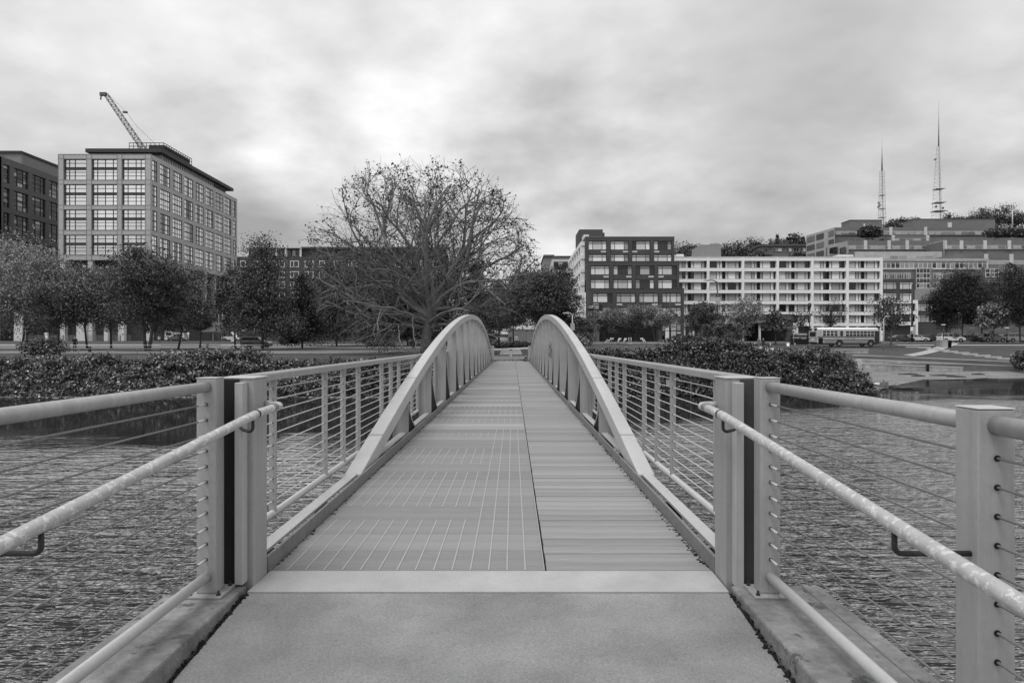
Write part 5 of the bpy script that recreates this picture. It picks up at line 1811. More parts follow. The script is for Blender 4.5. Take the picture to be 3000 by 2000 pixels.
for k, (px, py, L_) in enumerate(((2662, 1096, 2.4), (2690, 1098, 1.6), (2760, 1097, 2.8), (2802, 1098.5, 2.2), (2865, 1095, 1.5), (2885, 1103, 2.6), (2640, 1136, 1.6), (2652, 1134, 1.4), (2668, 1137, 2.0), (2615, 1132, 0.8))):
    Y = 84.0
    while Y > 57 and P(px, py, Y).z > ground(PX(px, Y), Y) + 0.06 and Y > ip(SHORE, PX(px, Y)):
        Y -= 0.3
    Y = F * (EYE + 2.35) / (py - CY) if py < 1110 else F * (EYE + 2.62) / (py - CY)
    Y = min(Y, 83.4)
    x = PX(px, Y)
    z = max(ground(x, Y), WATER_Z) + 0.08
    a = dw.uniform(-0.25, 0.25)
    t = thing('driftwood', ('long dark driftwood pile near the left of the seat walls', 'short driftwood stick beside the left pile', 'driftwood log under the drain post', 'driftwood log right of the drain post', 'dark rounded driftwood stump near the walls',
                            'driftwood line at the far water edge', 'driftwood branch at the near water edge, left', 'forked driftwood at the near water edge', 'pale-tipped driftwood at the near water edge, right', 'small driftwood stub by the concrete block')[k], 'driftwood', (x, Y, z))
    MB().tube([(-L_ / 2, 0, 0), (0, dw.uniform(-.1, .1), 0.05), (L_ / 2, L_ / 2 * a, 0.02)], [0.06, 0.11, 0.05], 7).build('log', BARK, t, local=True)
    MB().tube([(0.1, 0, 0.05), (0.4, 0.1, 0.30)], [0.04, 0.02], 5).build('snag', BARK, t, local=True)
t = thing('mooring_stake', 'thin pale stake standing in the water near the right bank', 'stake', P(2024, 1150, 48))
MB().tube([P(2024, 1168, 48) - Vector((0, 0, 0.6)), P(2024, 1121, 48)], 0.028, 6).build('shaft', GREYBARK, t)
MB().tube([P(2024, 1121, 48), P(2024, 1119, 48)], 0.04, 6).build('cap', SIGNWHT, t)
shrub('pale flowering clump at the right edge of the lawn', 2984, 88.5, 1.9, 1.3, mat('pale_flowers', 0.40, 0.8, 0.2, 3, island=0.6), 51, 420, 0.16)
# far bridge end: bollard, sloped slabs
t = thing('bollard', 'square pale bollard in the middle of the far bridge end', 'bollard', P(1497, 1047, 58))
MB().box(PX(1493.5, 58), PX(1500.5, 58), 58, 58.2, 0.0, PZ(1021, 58)).build('shaft', TERR_L, t, bevel=0.01)
MB().box(PX(1493.2, 58), PX(1500.8, 58), 57.99, 58.21, PZ(1026, 58), PZ(1024, 58)).build('dark_band', DARKSTEEL, t)
for k, (a, b, ta, tb) in enumerate(((1463, 1494, 1469, 1492), (1500, 1531, 1501, 1524))):
    Ya, Yb = 66.0, 74.0
    o = MB().hexa([P(a, 1039, Ya) - Vector((0, 0, .3)), P(b, 1039, Ya) - Vector((0, 0, .3)), P(tb, 1022, Yb) - Vector((0, 0, .6)), P(ta, 1022, Yb) - Vector((0, 0, .6)),
                   P(a, 1038, Ya), P(b, 1038, Ya), P(tb, 1022, Yb), P(ta, 1022, Yb)]).build('sloped_slab', PAVING, bevel=0.02)
    tag(o, 'pale sloping concrete slab on the %s of the bollard' % ('left' if k == 0 else 'right'), 'slab')
t = thing('garden_wall', 'grey rendered wall across the street beyond the bridge opening', 'wall', P(1520, 1003, 150))
MB().box(PX(1488, 150), PX(1580, 150), 150, 150.4, 1.2, PZ(966, 150)).build('wall', GREYCLAD, t)
MB().box(PX(1487, 150), PX(1581, 150), 149.9, 150.5, PZ(966, 150) + .002, PZ(964, 150)).build('coping', TERR_L, t)
# leaf litter at the far end of the deck
lm = np.random.RandomState(3)
pos = np.stack([lm.uniform(-1.4, 1.15, 500), 50 - np.abs(lm.normal(0, 1.1, 500)), np.full(500, 0.02)], 1)
pos = pos[(np.abs(pos[:, 0] - XC) > 0.9) | (pos[:, 1] > 49.2)]
tag(link(bpy.data.objects.new('leaf_litter', leaves('leaf_litter', pos, 0.10, lm, LF_DARK, flat=3))), 'dry leaf litter gathered at the far end of the deck', 'leaves', kind='stuff')

# ------------------------------------------------------------------ street furniture
POLE_D = mat('dark_pole', 0.03, 0.5, 0.1, 3)
POLE_P = mat('pale_pole', 0.40, 0.5, 0.08, 3)
LENS = mat('lamp_lens', 0.5, 0.2)


def lamp(label, px, Y, pytop, pxtip, pytip, m, r=0.10, box=None, second=None, base=None, name='street_lamp'):
    x = PX(px, Y)
    zb_ = ground(x, Y) if base is None else base
    t = thing(name, label, 'street lamp', (x, Y, zb_))
    top = P(px, pytop, Y)
    MB().tube([(x, Y, zb_), (x, Y, (zb_ + top.z) / 2), tuple(top)], [r, r * 0.85, r * 0.6], 8).build('pole', m, t)

    def arm(pt, py0, px1, py1):
        a, b = P(pt, py0, Y), P(px1, py1, Y)
        c = (a + b) / 2 + Vector((0, 0, 0.25 * abs(b.x - a.x)))
        pts = [a * (1 - u) ** 2 + c * 2 * u * (1 - u) + b * u * u for u in [i / 8 for i in range(9)]]
        o = MB().tube(pts, r * 0.5, 6).build('arm', m, t)
        d = 1 if b.x > a.x else -1
        L_ = max(0.55, 5.5 * r)
        hb_ = MB().hexa([(b.x - d * 0.1, Y - 0.16, b.z - 0.10), (b.x + d * L_, Y - 0.10, b.z - 0.08), (b.x + d * L_, Y + 0.10, b.z - 0.08), (b.x - d * 0.1, Y + 0.16, b.z - 0.10),
                         (b.x - d * 0.1, Y - 0.12, b.z + 0.08), (b.x + d * L_, Y - 0.08, b.z + 0.02), (b.x + d * L_, Y + 0.08, b.z + 0.02), (b.x - d * 0.1, Y + 0.12, b.z + 0.08)]).build('lamp_head', m, o)
    arm(px, pytop, pxtip, pytip)
    if second:
        arm(px, second[2], second[0], second[1])
    if box:
        q = P(px, box, Y)
        MB().box(x - r * 2.2, x + r * 2.2, Y - r * 2.0, Y - r * 0.9, q.z - r * 4.5, q.z + r * 3).build('control_box', POLE_P, t)
    return t


lamp('pale curved street lamp right of the far bridge end with a box on its pole', 1677, 80, 922, 1664, 916, POLE_P, 0.11, box=955)
lamp('pale curved street lamp beside the office corner at left', 652, 185, 874, 634, 866, POLE_P, 0.22)
lamp('dark street lamp in front of the hotel tiers', 1963, 140, 860, 1983, 843, POLE_D, 0.20)
lamp('dark street lamp in front of the white wing, arm to the left', 2102, 135, 828, 2078, 821, POLE_D, 0.20, box=880)
lamp('dark double-arm street lamp behind the parked hatchbacks', 2672, 136, 836, 2712, 824, POLE_D, 0.20, second=(2648, 853, 858), box=965)
lamp('short pale lamp pole behind the tail of the bus', 2589, 104, 934, 2596, 926, POLE_P, 0.10)
t = thing('lantern_lamp', 'black lantern lamp post rising behind the school bus', 'street lamp', (PX(2372, 126), 126, ground(PX(2372, 126), 126)))
xq, zq = PX(2372, 126), ground(PX(2372, 126), 126)
MB().tube([(xq, 126, zq), (xq, 126, PZ(905, 126))], [0.10, 0.07], 8).build('pole', POLE_D, t)
MB().lathe([(0.1, 0), (0.34, 0.5), (0.36, 0.9), (0.1, 1.15)], (xq, 126, PZ(905, 126)), 8).build('lantern', POLE_D, t)
for k, (px, Y, pyh) in enumerate(((2764, 118, 953), (2950, 122, 962))):
    t = thing('path_lamp', ('small path lamp with flat white head beside the bins', 'small path lamp under the right evergreen')[k], 'lamp', (PX(px, Y), Y, ground(PX(px, Y), Y)))
    MB().tube([(PX(px, Y), Y, ground(PX(px, Y), Y)), (PX(px, Y), Y, PZ(pyh, Y))], 0.06, 6).build('pole', POLE_D, t)
    MB().lathe([(0.12, 0), (0.34, 0.06), (0.30, 0.16)], (PX(px, Y), Y, PZ(pyh, Y)), 10).build('lamp_head', SIGNWHT, t)

# signs
def post_sign(label, px, Y, pytop, boards, m=POLE_P, name='road_sign', base=None):
    x = PX(px, Y)
    zb_ = ground(x, Y) if base is None else base
    t = thing(name, label, 'sign', (x, Y, zb_))
    MB().tube([(x, Y, zb_), (x, Y, PZ(pytop, Y))], 0.05, 6).build('post', m, t)
    for (a, b, c, d, mm, rnd_) in boards:
        q = MB()
        if rnd_:
            cx_, cz_ = (PX(a, Y) + PX(b, Y)) / 2, (PZ(c, Y) + PZ(d, Y)) / 2
            rx_, rz_ = (PX(b, Y) - PX(a, Y)) / 2, (PZ(c, Y) - PZ(d, Y)) / 2
            q.prism([(cx_ + rx_ * math.cos(i * math.pi / 8), cz_ + rz_ * math.sin(i * math.pi / 8)) for i in range(16)], Y - 0.09, Y - 0.06, 'y')
        else:
            q.box(PX(a, Y), PX(b, Y), Y - 0.09, Y - 0.06, PZ(d, Y), PZ(c, Y))
        q.build('sign_board', mm, t)
    return t


sp_ = post_sign('parking sign under a round dark sign beside the monument sign', 2325, 114, 951, ((2321, 2334, 951, 963, GREYCLAD, True), (2322, 2330, 966, 977, SIGNWHT, False)))
MB().box(PX(2324, 113.8), PX(2328, 113.8), 113.86, 113.88, PZ(974, 113.8), PZ(969, 113.8)).build('sign_mark', SIGNBLK, sp_)
post_sign('white square sign on the dark lamp pole line behind the hatchbacks', 2671, 134, 956, ((2667, 2674, 958, 969, SIGNWHT, False),), POLE_D)
post_sign('black oval sign on a tall pale pole by the office corner', 641, 152, 905, ((632, 652, 905, 920, SIGNBLK, True),))
post_sign('small round white sign among the left street trees', 552, 140, 973, ((549, 555, 973, 981, SIGNWHT, True),))
post_sign('white notice board in front of the entrance hedge', 2186, 120, 981, ((2178, 2197, 981, 992, SIGNBLK, False), (2180, 2195, 983, 990, TERR_W, False)))
ms_ = thing('monument_sign', 'low black monument sign lettered COURTYARD left of the bus', 'sign', P(2343, 1001, 118))
MB().box(PX(2319, 118), PX(2368, 118), 118, 118.5, ground(PX(2343, 118), 118) - 0.05, PZ(982, 118)).build('sign_body', SIGNBLK, ms_)
MB().box(PX(2336, 118.6), PX(2364, 118.6), 118.6, 119.3, ground(PX(2343, 118), 118), PZ(976, 118)).build('planter', TERR_L, ms_)
text_obj('COURTYARD', 0.34, 0.02, SIGNWHT, ms_, (PX(2322, 117.97), 117.97, PZ(991, 118)), width=2.42)
text_obj('BY MARRIOTT', 0.10, 0.02, SIGNWHT, ms_, (PX(2347, 117.97), 117.97, PZ(993.5, 118)), width=0.85)
for k, (px, w) in enumerate(((2309, 9), (2329, 2.4), (2257, 2.2), (2212, 3))):
    Y = 112
    x = PX(px, Y)
    g = ground(x, Y)
    t = thing('board' if k == 0 else ('bollard' if k < 3 else 'traffic_cone'), ('white board lying against the kerb left of the monument sign', 'white bollard before the monument sign', 'white bollard before the entrance canopy', 'pale traffic cone near the two walkers')[k], 'board' if k == 0 else ('bollard' if k < 3 else 'cone'), (x, Y, g))
    if k == 0:
        MB().hexa([(-.22, 0, 0), (.2, 0, 0), (.2, .05, 0), (-.22, .05, 0), (-.16, .2, .5), (.28, .2, .5), (.28, .25, .5), (-.16, .25, .5)]).build('panel', SIGNWHT, t, local=True)
        MB().box(-0.02, 0.02, 0.2, 0.32, 0, 0.45).build('prop', GREYCLAD, t, local=True)
    elif k < 3:
        MB().lathe([(0.07, -0.02), (0.07, 0.45), (0.03, 0.5)], (0, 0, 0), 8).build('shaft', SIGNWHT, t, local=True)
        MB().lathe([(0.074, 0.3), (0.074, 0.36)], (0, 0, 0), 8).build('band', SIGNBLK, t, local=True)
    else:
        MB().lathe([(0.14, 0.04), (0.03, 0.6)], (0, 0, 0), 8).build('cone_body', TERR_W, t, local=True)
        MB().box(-.18, .18, -.18, .18, 0, .04).build('foot', SIGNBLK, t, local=True)
# waste bins
for k, (px, pyb, pyt, w, Y, m, lab) in enumerate(((2401, 1018, 994, 13, 88, DARKSTEEL, 'dark round litter bin by the plaza path'), (2746, 1005, 987, 12, 114, GREYCLAD, 'grey square bin left of the pale cabinet'),
                                                  (2766, 1008, 985, 14, 112, TERR_L, 'pale cabinet between the two bins'), (2781, 1007, 985, 13, 112.6, DARKSTEEL, 'dark domed bin right of the pale cabinet'), (263, 1020, 1003, 9, 76, DARKSTEEL, 'dark tapered planter bin on the promenade'))):
    x = PX(px, Y)
    g = ground(x, Y)
    t = thing('litter_bin' if k != 2 else 'cabinet', lab, 'bin' if k != 2 else 'cabinet', (x, Y, g))
    hw_ = w / 2 / F * Y
    hh2 = (pyb - pyt) / F * Y
    if k in (0, 3, 4):
        MB().lathe([(hw_ * 0.8, 0), (hw_, hh2 * 0.75), (hw_ * 1.02, hh2 * 0.8)], (0, 0, 0), 12).build('body', m, t, local=True)
        MB().lathe([(hw_ * 1.05, hh2 * 0.8), (hw_ * 0.95, hh2 * 0.95), (hw_ * 0.3, hh2)], (0, 0, 0), 12).build('lid', m if k else DARKSTEEL, t, local=True)
    else:
        MB().box(-hw_, hw_, -hw_, hw_, 0, hh2 * 0.86).build('body', m, t, local=True, bevel=0.03)
        MB().box(-hw_ * 1.06, hw_ * 1.06, -hw_ * 1.06, hw_ * 1.06, hh2 * 0.862, hh2).build('lid', m, t, local=True, bevel=0.03)
# info post, promenade rail, far slat fence
t = thing('info_post', 'white information pillar on the left promenade', 'post', (PX(137, 84), 84, ground(PX(137, 84), 84)))
MB().box(-0.14, 0.14, -0.1, 0.1, 0, PZ(982, 84) - WLOC[t.name].z).build('pillar', SIGNWHT, t, local=True)
MB().box(-0.2, 0.16, -0.13, 0.13, PZ(981.8, 84) - WLOC[t.name].z, PZ(974, 84) - WLOC[t.name].z).build('head', TERR_W, t, local=True)
pr = thing('promenade_rail', 'long thin pale handrail along the left promenade edge', 'railing', (PX(200, 66), 66, ground(PX(200, 66), 66)))
for (a, b) in ((-40, 470), (648, 768)):
    MB().tube([P(a, 1011, 66), P(b, 1011, 66)], 0.028, 6).build('top_rail', TERR_W, pr)
    MB().tube([P(a, 1021.5, 66), P(b, 1021.5, 66)], 0.020, 6).build('lower_rail', TERR_W, pr)
    for px in range(a + 12, b, 86):
        MB().tube([(PX(px, 66), 66, 0.05), P(px, 1011, 66)], 0.022, 6).build('post', GREYCLAD, pr)
fe = thing('slat_fence', 'dark horizontal slat fence under the office block', 'fence', (PX(220, 208), 208, ground(PX(220, 208), 208)))
for px in range(40, 400, 24):
    MB().box(PX(px, 208), PX(px, 208) + 0.18, 208, 208.18, 0.9, PZ(981, 208)).build('post', GREYCLAD, fe)
for k in range(10):
    z = PZ(982 + 2.3 * k, 208)
    MB().box(PX(40, 208), PX(385, 208), 207.9, 207.98, z - 0.09, z).build('slat', GREYCLAD, fe)
for k, (px, w) in enumerate(((53, 25), (237, 27), (310, 11), (359, 8))):
    t = thing('stone_pillar', ('broad pale pillar near the left picture edge', 'broad pale pillar behind the standing man', 'narrow pale pillar behind the slim-stemmed tree', 'thin pale pillar at the end of the slat fence')[k], 'pillar', (PX(px, 206), 206, 1.8))
    hw_ = w / 2 / F * 206
    MB().box(-hw_, hw_, 0, 1.4, -1.5, (9, 14, 14, 10)[k]).build('shaft', WHITE_OFF, t, local=True)
    MB().box(-hw_ * 1.06, hw_ * 1.06, -0.1, 1.5, -1.5, -0.3).build('plinth', TERR_L, t, local=True)
hd_ = thing('site_hoarding', 'grey printed construction hoarding below the office corner', 'hoarding', P(622, 975, 196))
for k in range(6):
    a = 586 + 12 * k
    MB().box(PX(a, 196), PX(a + 11.7, 196), 196, 196.1, PZ(972, 196), PZ(943, 196)).build('panel', mat('hoarding_print_%d' % k, 0.20, 0.7, 0.5, 0.5), hd_)
for px in (587, 622, 657):
    MB().box(PX(px, 196), PX(px, 196) + 0.2, 196.2, 196.4, 1, PZ(940, 196)).build('post', GREYCLAD, hd_)
for k, (a, b, c, d, Y) in enumerate(((482, 505, 970, 995, 200), (505, 540, 975, 990, 198))):
    t = thing('trailer', ('pale boxy site trailer behind the forked tree', 'low white site trailer left of the hoarding')[k], 'trailer', (PX((a + b) / 2, Y), Y, ground(PX(a, Y), Y)))
    zb_ = WLOC[t.name].z
    MB().box(PX(a, Y), PX(b, Y), Y, Y + 3, PZ(d, Y), PZ(c, Y)).build('body', WHITE_OFF, t)
    MB().box(PX(a, Y) + 0.4, PX(b, Y) - 0.4, Y - 0.05, Y - .01, PZ((c + d) / 2, Y), PZ(c + 4, Y)).build('window', GL_DARK, t)
    MB().box(PX(a, Y) + 0.5, PX(b, Y) - 0.5, Y + 0.3, Y + 2.7, zb_, PZ(d, Y) - .01).build('undercarriage', DARKSTEEL, t)

# ------------------------------------------------------------------ vehicles
RUBBER = mat('tyre_rubber', 0.02, 0.8)
RIM = mat('alloy_rim', 0.45, 0.35, 0.1, 8, metal=0.6)
CARGLASS = mat('car_glass', 0.02, 0.06, 0.1, 2, spec=0.9)
LAMPW = mat('clear_lamp', 0.6, 0.15)
LAMPR = mat('rear_lamp', 0.10, 0.2)
PAINT = {}


def paint(v):
    if v not in PAINT:
        PAINT[v] = mat('car_paint_%d' % int(v * 1000), v, 0.3, 0.03, 2, coat=0.8)
    return PAINT[v]


SHAPES = {
    'hatch': dict(L=4.1, W=1.75, low=[(-2.05, .30), (-2.05, .78), (-1.95, .95), (-1.0, .98), (0.75, .95), (1.75, .82), (2.02, .62), (2.05, .30)], cab=(-1.98, 1.0, -1.55, 0.25, .94, 1.47), wb=1.28, wr=.31),
    'sedan': dict(L=4.6, W=1.8, low=[(-2.3, .30), (-2.3, .80), (-2.2, .98), (-1.5, .99), (0.85, .95), (1.95, .82), (2.26, .62), (2.3, .30)], cab=(-1.75, 1.15, -1.0, 0.35, .95, 1.43), wb=1.38, wr=.32),
    'suv': dict(L=4.6, W=1.88, low=[(-2.3, .36), (-2.3, 1.0), (-2.2, 1.10), (0.9, 1.08), (1.95, .98), (2.26, .78), (2.3, .36)], cab=(-2.22, 1.1, -1.95, 0.35, 1.06, 1.74), wb=1.36, wr=.37),
    'van': dict(L=4.9, W=1.95, low=[(-2.45, .34), (-2.45, 1.05), (-2.4, 1.12), (1.5, 1.10), (2.2, .95), (2.42, .75), (2.45, .34)], cab=(-2.42, 1.75, -2.3, 0.95, 1.08, 1.95), wb=1.5, wr=.35),
}


def wheel_meshes(r):
    ty = MB()
    n = 16
    pr_ = [(r * 0.66, -0.10), (r * 0.95, -0.11), (r, -0.06), (r, 0.06), (r * 0.95, 0.11), (r * 0.66, 0.10)]
    for rad, y in pr_:
        for k in range(n):
            a = 2 * math.pi * k / n
            ty.v.append((rad * math.cos(a), y, rad * math.sin(a)))
    for i in range(len(pr_) - 1):
        for k in range(n):
            a0, a1 = i * n + k, i * n + (k + 1) % n
            ty.face((a0, a1, a1 + n, a0 + n), True)
    rm = MB()
    rm.tube([(0, -0.085, 0), (0, 0.085, 0)], r * 0.16, 8)
    for k in range(5):
        a = 2 * math.pi * k / 5
        c, s_ = math.cos(a), math.sin(a)
        rm.hexa([(-.04 * s_ + .04 * c, -.09, .04 * c + .04 * s_), (.04 * s_ + .04 * c, -.09, -.04 * c + .04 * s_), (.05 * s_ + r * .68 * c, -.085, -.05 * c + r * .68 * s_), (-.05 * s_ + r * .68 * c, -.085, .05 * c + r * .68 * s_),
                 (-.04 * s_ + .04 * c, .09, .04 * c + .04 * s_), (.04 * s_ + .04 * c, .09, -.04 * c + .04 * s_), (.05 * s_ + r * .68 * c, .085, -.05 * c + r * .68 * s_), (-.05 * s_ + r * .68 * c, .085, .05 * c + r * .68 * s_)])
    return ty.mesh('tyre', RUBBER), rm.mesh('rim', RIM)


WH = {}


def wheels(t, wb, r, halfw):
    if r not in WH:
        WH[r] = wheel_meshes(r)
    for x in (-wb, wb):
        for s in (-1, 1):
            w = inst(WH[r][0], 'wheel', t, (x, s * (halfw - 0.10), r), local=True)
            inst(WH[r][1], 'rim', w, (0, 0, 0), local=True)


def car(label, px, Y, kind, v, rot, name='car', group=None):
    S = SHAPES[kind]
    x = PX(px, Y)
    t = thing(name, label, name if name != 'parked_car' else 'car', (x, Y, ground(x, Y) + 0.06), rot, group)
    hw_ = S['W'] / 2
    low, wb, r = S['low'], S['wb'], S['wr']
    # lower body with wheel-arch notches
    bot = []
    for cx_ in (wb, -wb):
        bot += [(cx_ + r * 1.15, .30), (cx_ + r * 0.85, r * 1.75), (cx_, r * 2.1), (cx_ - r * 0.85, r * 1.75), (cx_ - r * 1.15, .30)]
    MB().prism(low + bot, -hw_, hw_, 'y').build('body', paint(v), t, local=True, bevel=0.05)
    MB().box(low[0][0] + .1, low[-1][0] - .1, -hw_ + .2, hw_ - .2, .22, .6).build('underbody', RUBBER, t, local=True)
    a, b, c, d, z0, z1 = S['cab']
    ti = 0.20
    MB().hexa([(a, -hw_ + .06, z0), (b, -hw_ + .06, z0), (b, hw_ - .06, z0), (a, hw_ - .06, z0), (c, -hw_ + ti, z1 - .04), (d, -hw_ + ti, z1 - .04), (d, hw_ - ti, z1 - .04), (c, hw_ - ti, z1 - .04)]).build('glasshouse', CARGLASS, t, local=True)
    rf = MB().hexa([(c - .06, -hw_ + ti - .02, z1 - .045), (d + .04, -hw_ + ti - .02, z1 - .045), (d + .04, hw_ - ti + .02, z1 - .045), (c - .06, hw_ - ti + .02, z1 - .045),
                    (c + .1, -hw_ + ti + .08, z1), (d - .12, -hw_ + ti + .08, z1), (d - .12, hw_ - ti - .08, z1), (c + .1, hw_ - ti - .08, z1)])
    rf.build('roof', paint(v), t, local=True, bevel=0.03)
    for s in (-1, 1):
        yb_, yt_ = s * (hw_ - .055), s * (hw_ - ti + .012)
        for u in (0.0, 0.42, 0.74, 1.0):
            xb, xt = a + (b - a) * u, c + (d - c) * u
            MB().tube([(xb, yb_, z0 - .02), (xt, yt_, z1 - .03)], 0.045 if u in (0, 1) else 0.03, 4, smooth=False).build('window_pillar', paint(v), t, local=True)
        MB().box(low[-1][0] - .16, low[-1][0] - .015, s * (hw_ - .38), s * (hw_ - .04), .60, .72).build('headlight', LAMPW, t, local=True)
        MB().box(low[0][0] - .02, low[0][0] + .1, s * (hw_ - .34), s * (hw_ - .03), .74, .9).build('tail_light', LAMPR, t, local=True)
        MB().box(b - .55, b - .38, s * (hw_ + .0), s * (hw_ + .17), z0 + .02, z0 + .15).build('mirror', paint(v), t, local=True)
    wheels(t, wb, r, hw_)
    return t


car('black estate car at the left end of the parked row', 2640, 137, 'sedan', 0.03, 0.05, 'parked_car', 'cars parked along the lawn')
car('white hatchback angled beside the black estate', 2688, 138.5, 'hatch', 0.70, -0.35, 'parked_car', 'cars parked along the lawn')
car('dark grey hatchback right of the white one', 2722, 139, 'hatch', 0.10, -0.4, 'parked_car', 'cars parked along the lawn')
car('white boxy off-roader behind the bins', 2786, 133, 'suv', 0.72, -0.08, 'parked_car', 'cars parked along the lawn')
car('dark grey saloon right of the off-roader', 2838, 137, 'sedan', 0.12, -0.2, 'parked_car', 'cars parked along the lawn')
car('silver hatchback half hidden between the grey cars', 2872, 141, 'hatch', 0.42, -0.2, 'parked_car', 'cars parked along the lawn')
car('mid-grey crossover under the pale drooping tree', 2908, 134, 'suv', 0.16, -0.1, 'parked_car', 'cars parked along the lawn')
car('pale saloon behind the grey crossover', 2938, 140, 'sedan', 0.40, -0.2, 'parked_car', 'cars parked along the lawn')
car('silver crossover at the right picture edge', 2982, 134, 'suv', 0.36, -0.15, 'parked_car', 'cars parked along the lawn')
car('black off-roader on the road beside the pointed tree', 752, 109, 'suv', 0.015, 0.0, 'car')
car('white off-roader on the far road right of the hoarding', 676, 188, 'suv', 0.75, 0.3, 'car')
car('white van behind the left arch on the road', 1232, 128, 'van', 0.75, 2.9, 'van')
car('grey car glimpsed under the bare tree', 1108, 122, 'sedan', 0.30, 0.0, 'car')
car('pale van on the street beyond the bridge opening', 1478, 152, 'van', 0.60, 0.2, 'van')
car('dark car on the street behind the low site trailer', 520, 186, 'sedan', 0.06, 0.1, 'car')


def bus():
    Y = 111.5
    x = PX(2473, Y)
    t = thing('school_bus', 'long pale school bus parked in front of the white hotel wing', 'bus', (x, Y, ground(x, Y) + 0.06), 0.12)
    BODY, BODY2, BLK = mat('bus_yellow_as_grey', 0.42, 0.4, 0.05, 2), mat('bus_roof', 0.75, 0.4, 0.05, 2), mat('bus_black', 0.02, 0.5)
    L2, hw_ = 5.45, 1.22
    wx_ = (-1.55, 3.9)
    prof = [(-L2, 0.55), (-L2, 2.45), (-L2 + .12, 2.75), (L2 - 0.3, 2.75), (L2, 2.4), (L2, 0.55)]
    bot = []
    for c in (wx_[1], wx_[0]):
        bot += [(c + .62, .55), (c + .45, .92), (c, 1.1), (c - .45, .92), (c - .62, .55)]
    MB().prism(prof + bot, -hw_, hw_, 'y').build('body', BODY, t, local=True, bevel=0.06)
    MB().prism([(-hw_ + .02, 2.74), (hw_ - .02, 2.74), (hw_ - .12, 2.95), (hw_ - .45, 3.08), (-hw_ + .45, 3.08), (-hw_ + .12, 2.95)], -L2 + .15, L2 - .3, 'x').build('roof', BODY2, t, local=True)
    MB().box(-L2 + .3, L2 - .3, -hw_ + .25, hw_ - .25, .35, .7).build('chassis', BLK, t, local=True)
    for s in (-1, 1):
        wm = MB().box(0, .56, -0.02, 0.02, 0, .78).mesh('window', BLK)
        bar = MB().box(-.02, .58, -0.035, 0.035, .38, .43)
        bar.box(.565, .605, -0.035, 0.035, 0, .78)
        bar.box(-.045, -.005, -0.035, 0.035, 0, .78)
        bar = bar.mesh('window_frame', SIGNWHT)
        for k in range(4):
            w = inst(wm, 'window', t, (-L2 + 1.0 + .65 * k, s * (hw_ + .008), 1.72), local=True)
            inst(bar, 'window_frame', w, (0, 0, 0), local=True)
        MB().box(-L2 + 4.0, -L2 + 4.45, s * (hw_ + .005), s * (hw_ + .03), 1.68, 2.5).build('emergency_window', BLK, t, local=True)
        for k in range(8):
            w = inst(wm, 'window', t, (-L2 + 4.95 + .62 * k, s * (hw_ + .008), 1.68), local=True)
            inst(bar, 'window_frame', w, (0, 0, 0), local=True)
        for z, a, b in ((1.56, -L2 + .05, L2 - 1.0), (1.10, -L2 + .8, L2 - 1.0), (0.82, -L2 + 1.3, L2 - 1.1)):
            MB().box(a, b, s * (hw_ + .004), s * (hw_ + .035), z - .045, z + .045).build('rub_rail', BLK, t, local=True)
        for a, b in ((-L2 + 3.2, -L2 + 3.7), (-L2 + 4.9, -L2 + 5.6), (-L2 + 5.8, -L2 + 6.6)):
            MB().box(a, b, s * (hw_ + .004), s * (hw_ + .012), 1.28, 1.38).build('side_lettering', GREYCLAD, t, local=True)
    MB().box(L2 - .95, L2 - .12, -hw_ - .03, -hw_ - .002, .45, 2.5).build('door', BLK, t, local=True)
    MB().box(-L2 + .25, -L2 + 1.0, -hw_ - .02, -hw_ - .002, .55, 1.42).build('engine_grille', DARKSTEEL, t, local=True)
    MB().box(-L2 - .02, -L2 - .002, -.85, .85, 1.62, 2.35).build('rear_window', BLK, t, local=True)
    for s in (-1, 1):
        MB().box(-L2 - .05, -L2 + .25, s * 0.75 - .28, s * 0.75 + .28, 2.62, 2.92).build('warning_lamp_hood', BLK, t, local=True)
        MB().box(-L2 - .04, -L2 - .003, s * 0.98 - .1, s * 0.98 + .1, 1.2, 1.4).build('tail_light', LAMPR, t, local=True)
    MB().box(-L2 - .14, -L2 - .003, -hw_, hw_, .48, .72).build('rear_bumper', BLK, t, local=True)
    MB().box(L2 + .003, L2 + .14, -hw_, hw_, .48, .72).build('front_bumper', BLK, t, local=True)
    MB().box(L2 + .003, L2 + .02, -1.05, 1.05, 1.35, 2.3).build('windscreen', BLK, t, local=True)
    MB().box(-L2 - .03, -L2 - .004, -.3, .3, 0.95, 1.15).build('number_plate', SIGNWHT, t, local=True)
    if 0.48 not in WH:
        WH[0.48] = wheel_meshes(0.48)
    for xw in wx_:
        for s in (-1, 1):
            w = inst(WH[0.48][0], 'wheel', t, (xw, s * (hw_ - .12), .48), local=True)
            inst(WH[0.48][1], 'rim', w, local=True)


bus()

# parked bicycles and scooters
BIKEW = mat('white_bike_frame', 0.75, 0.4)


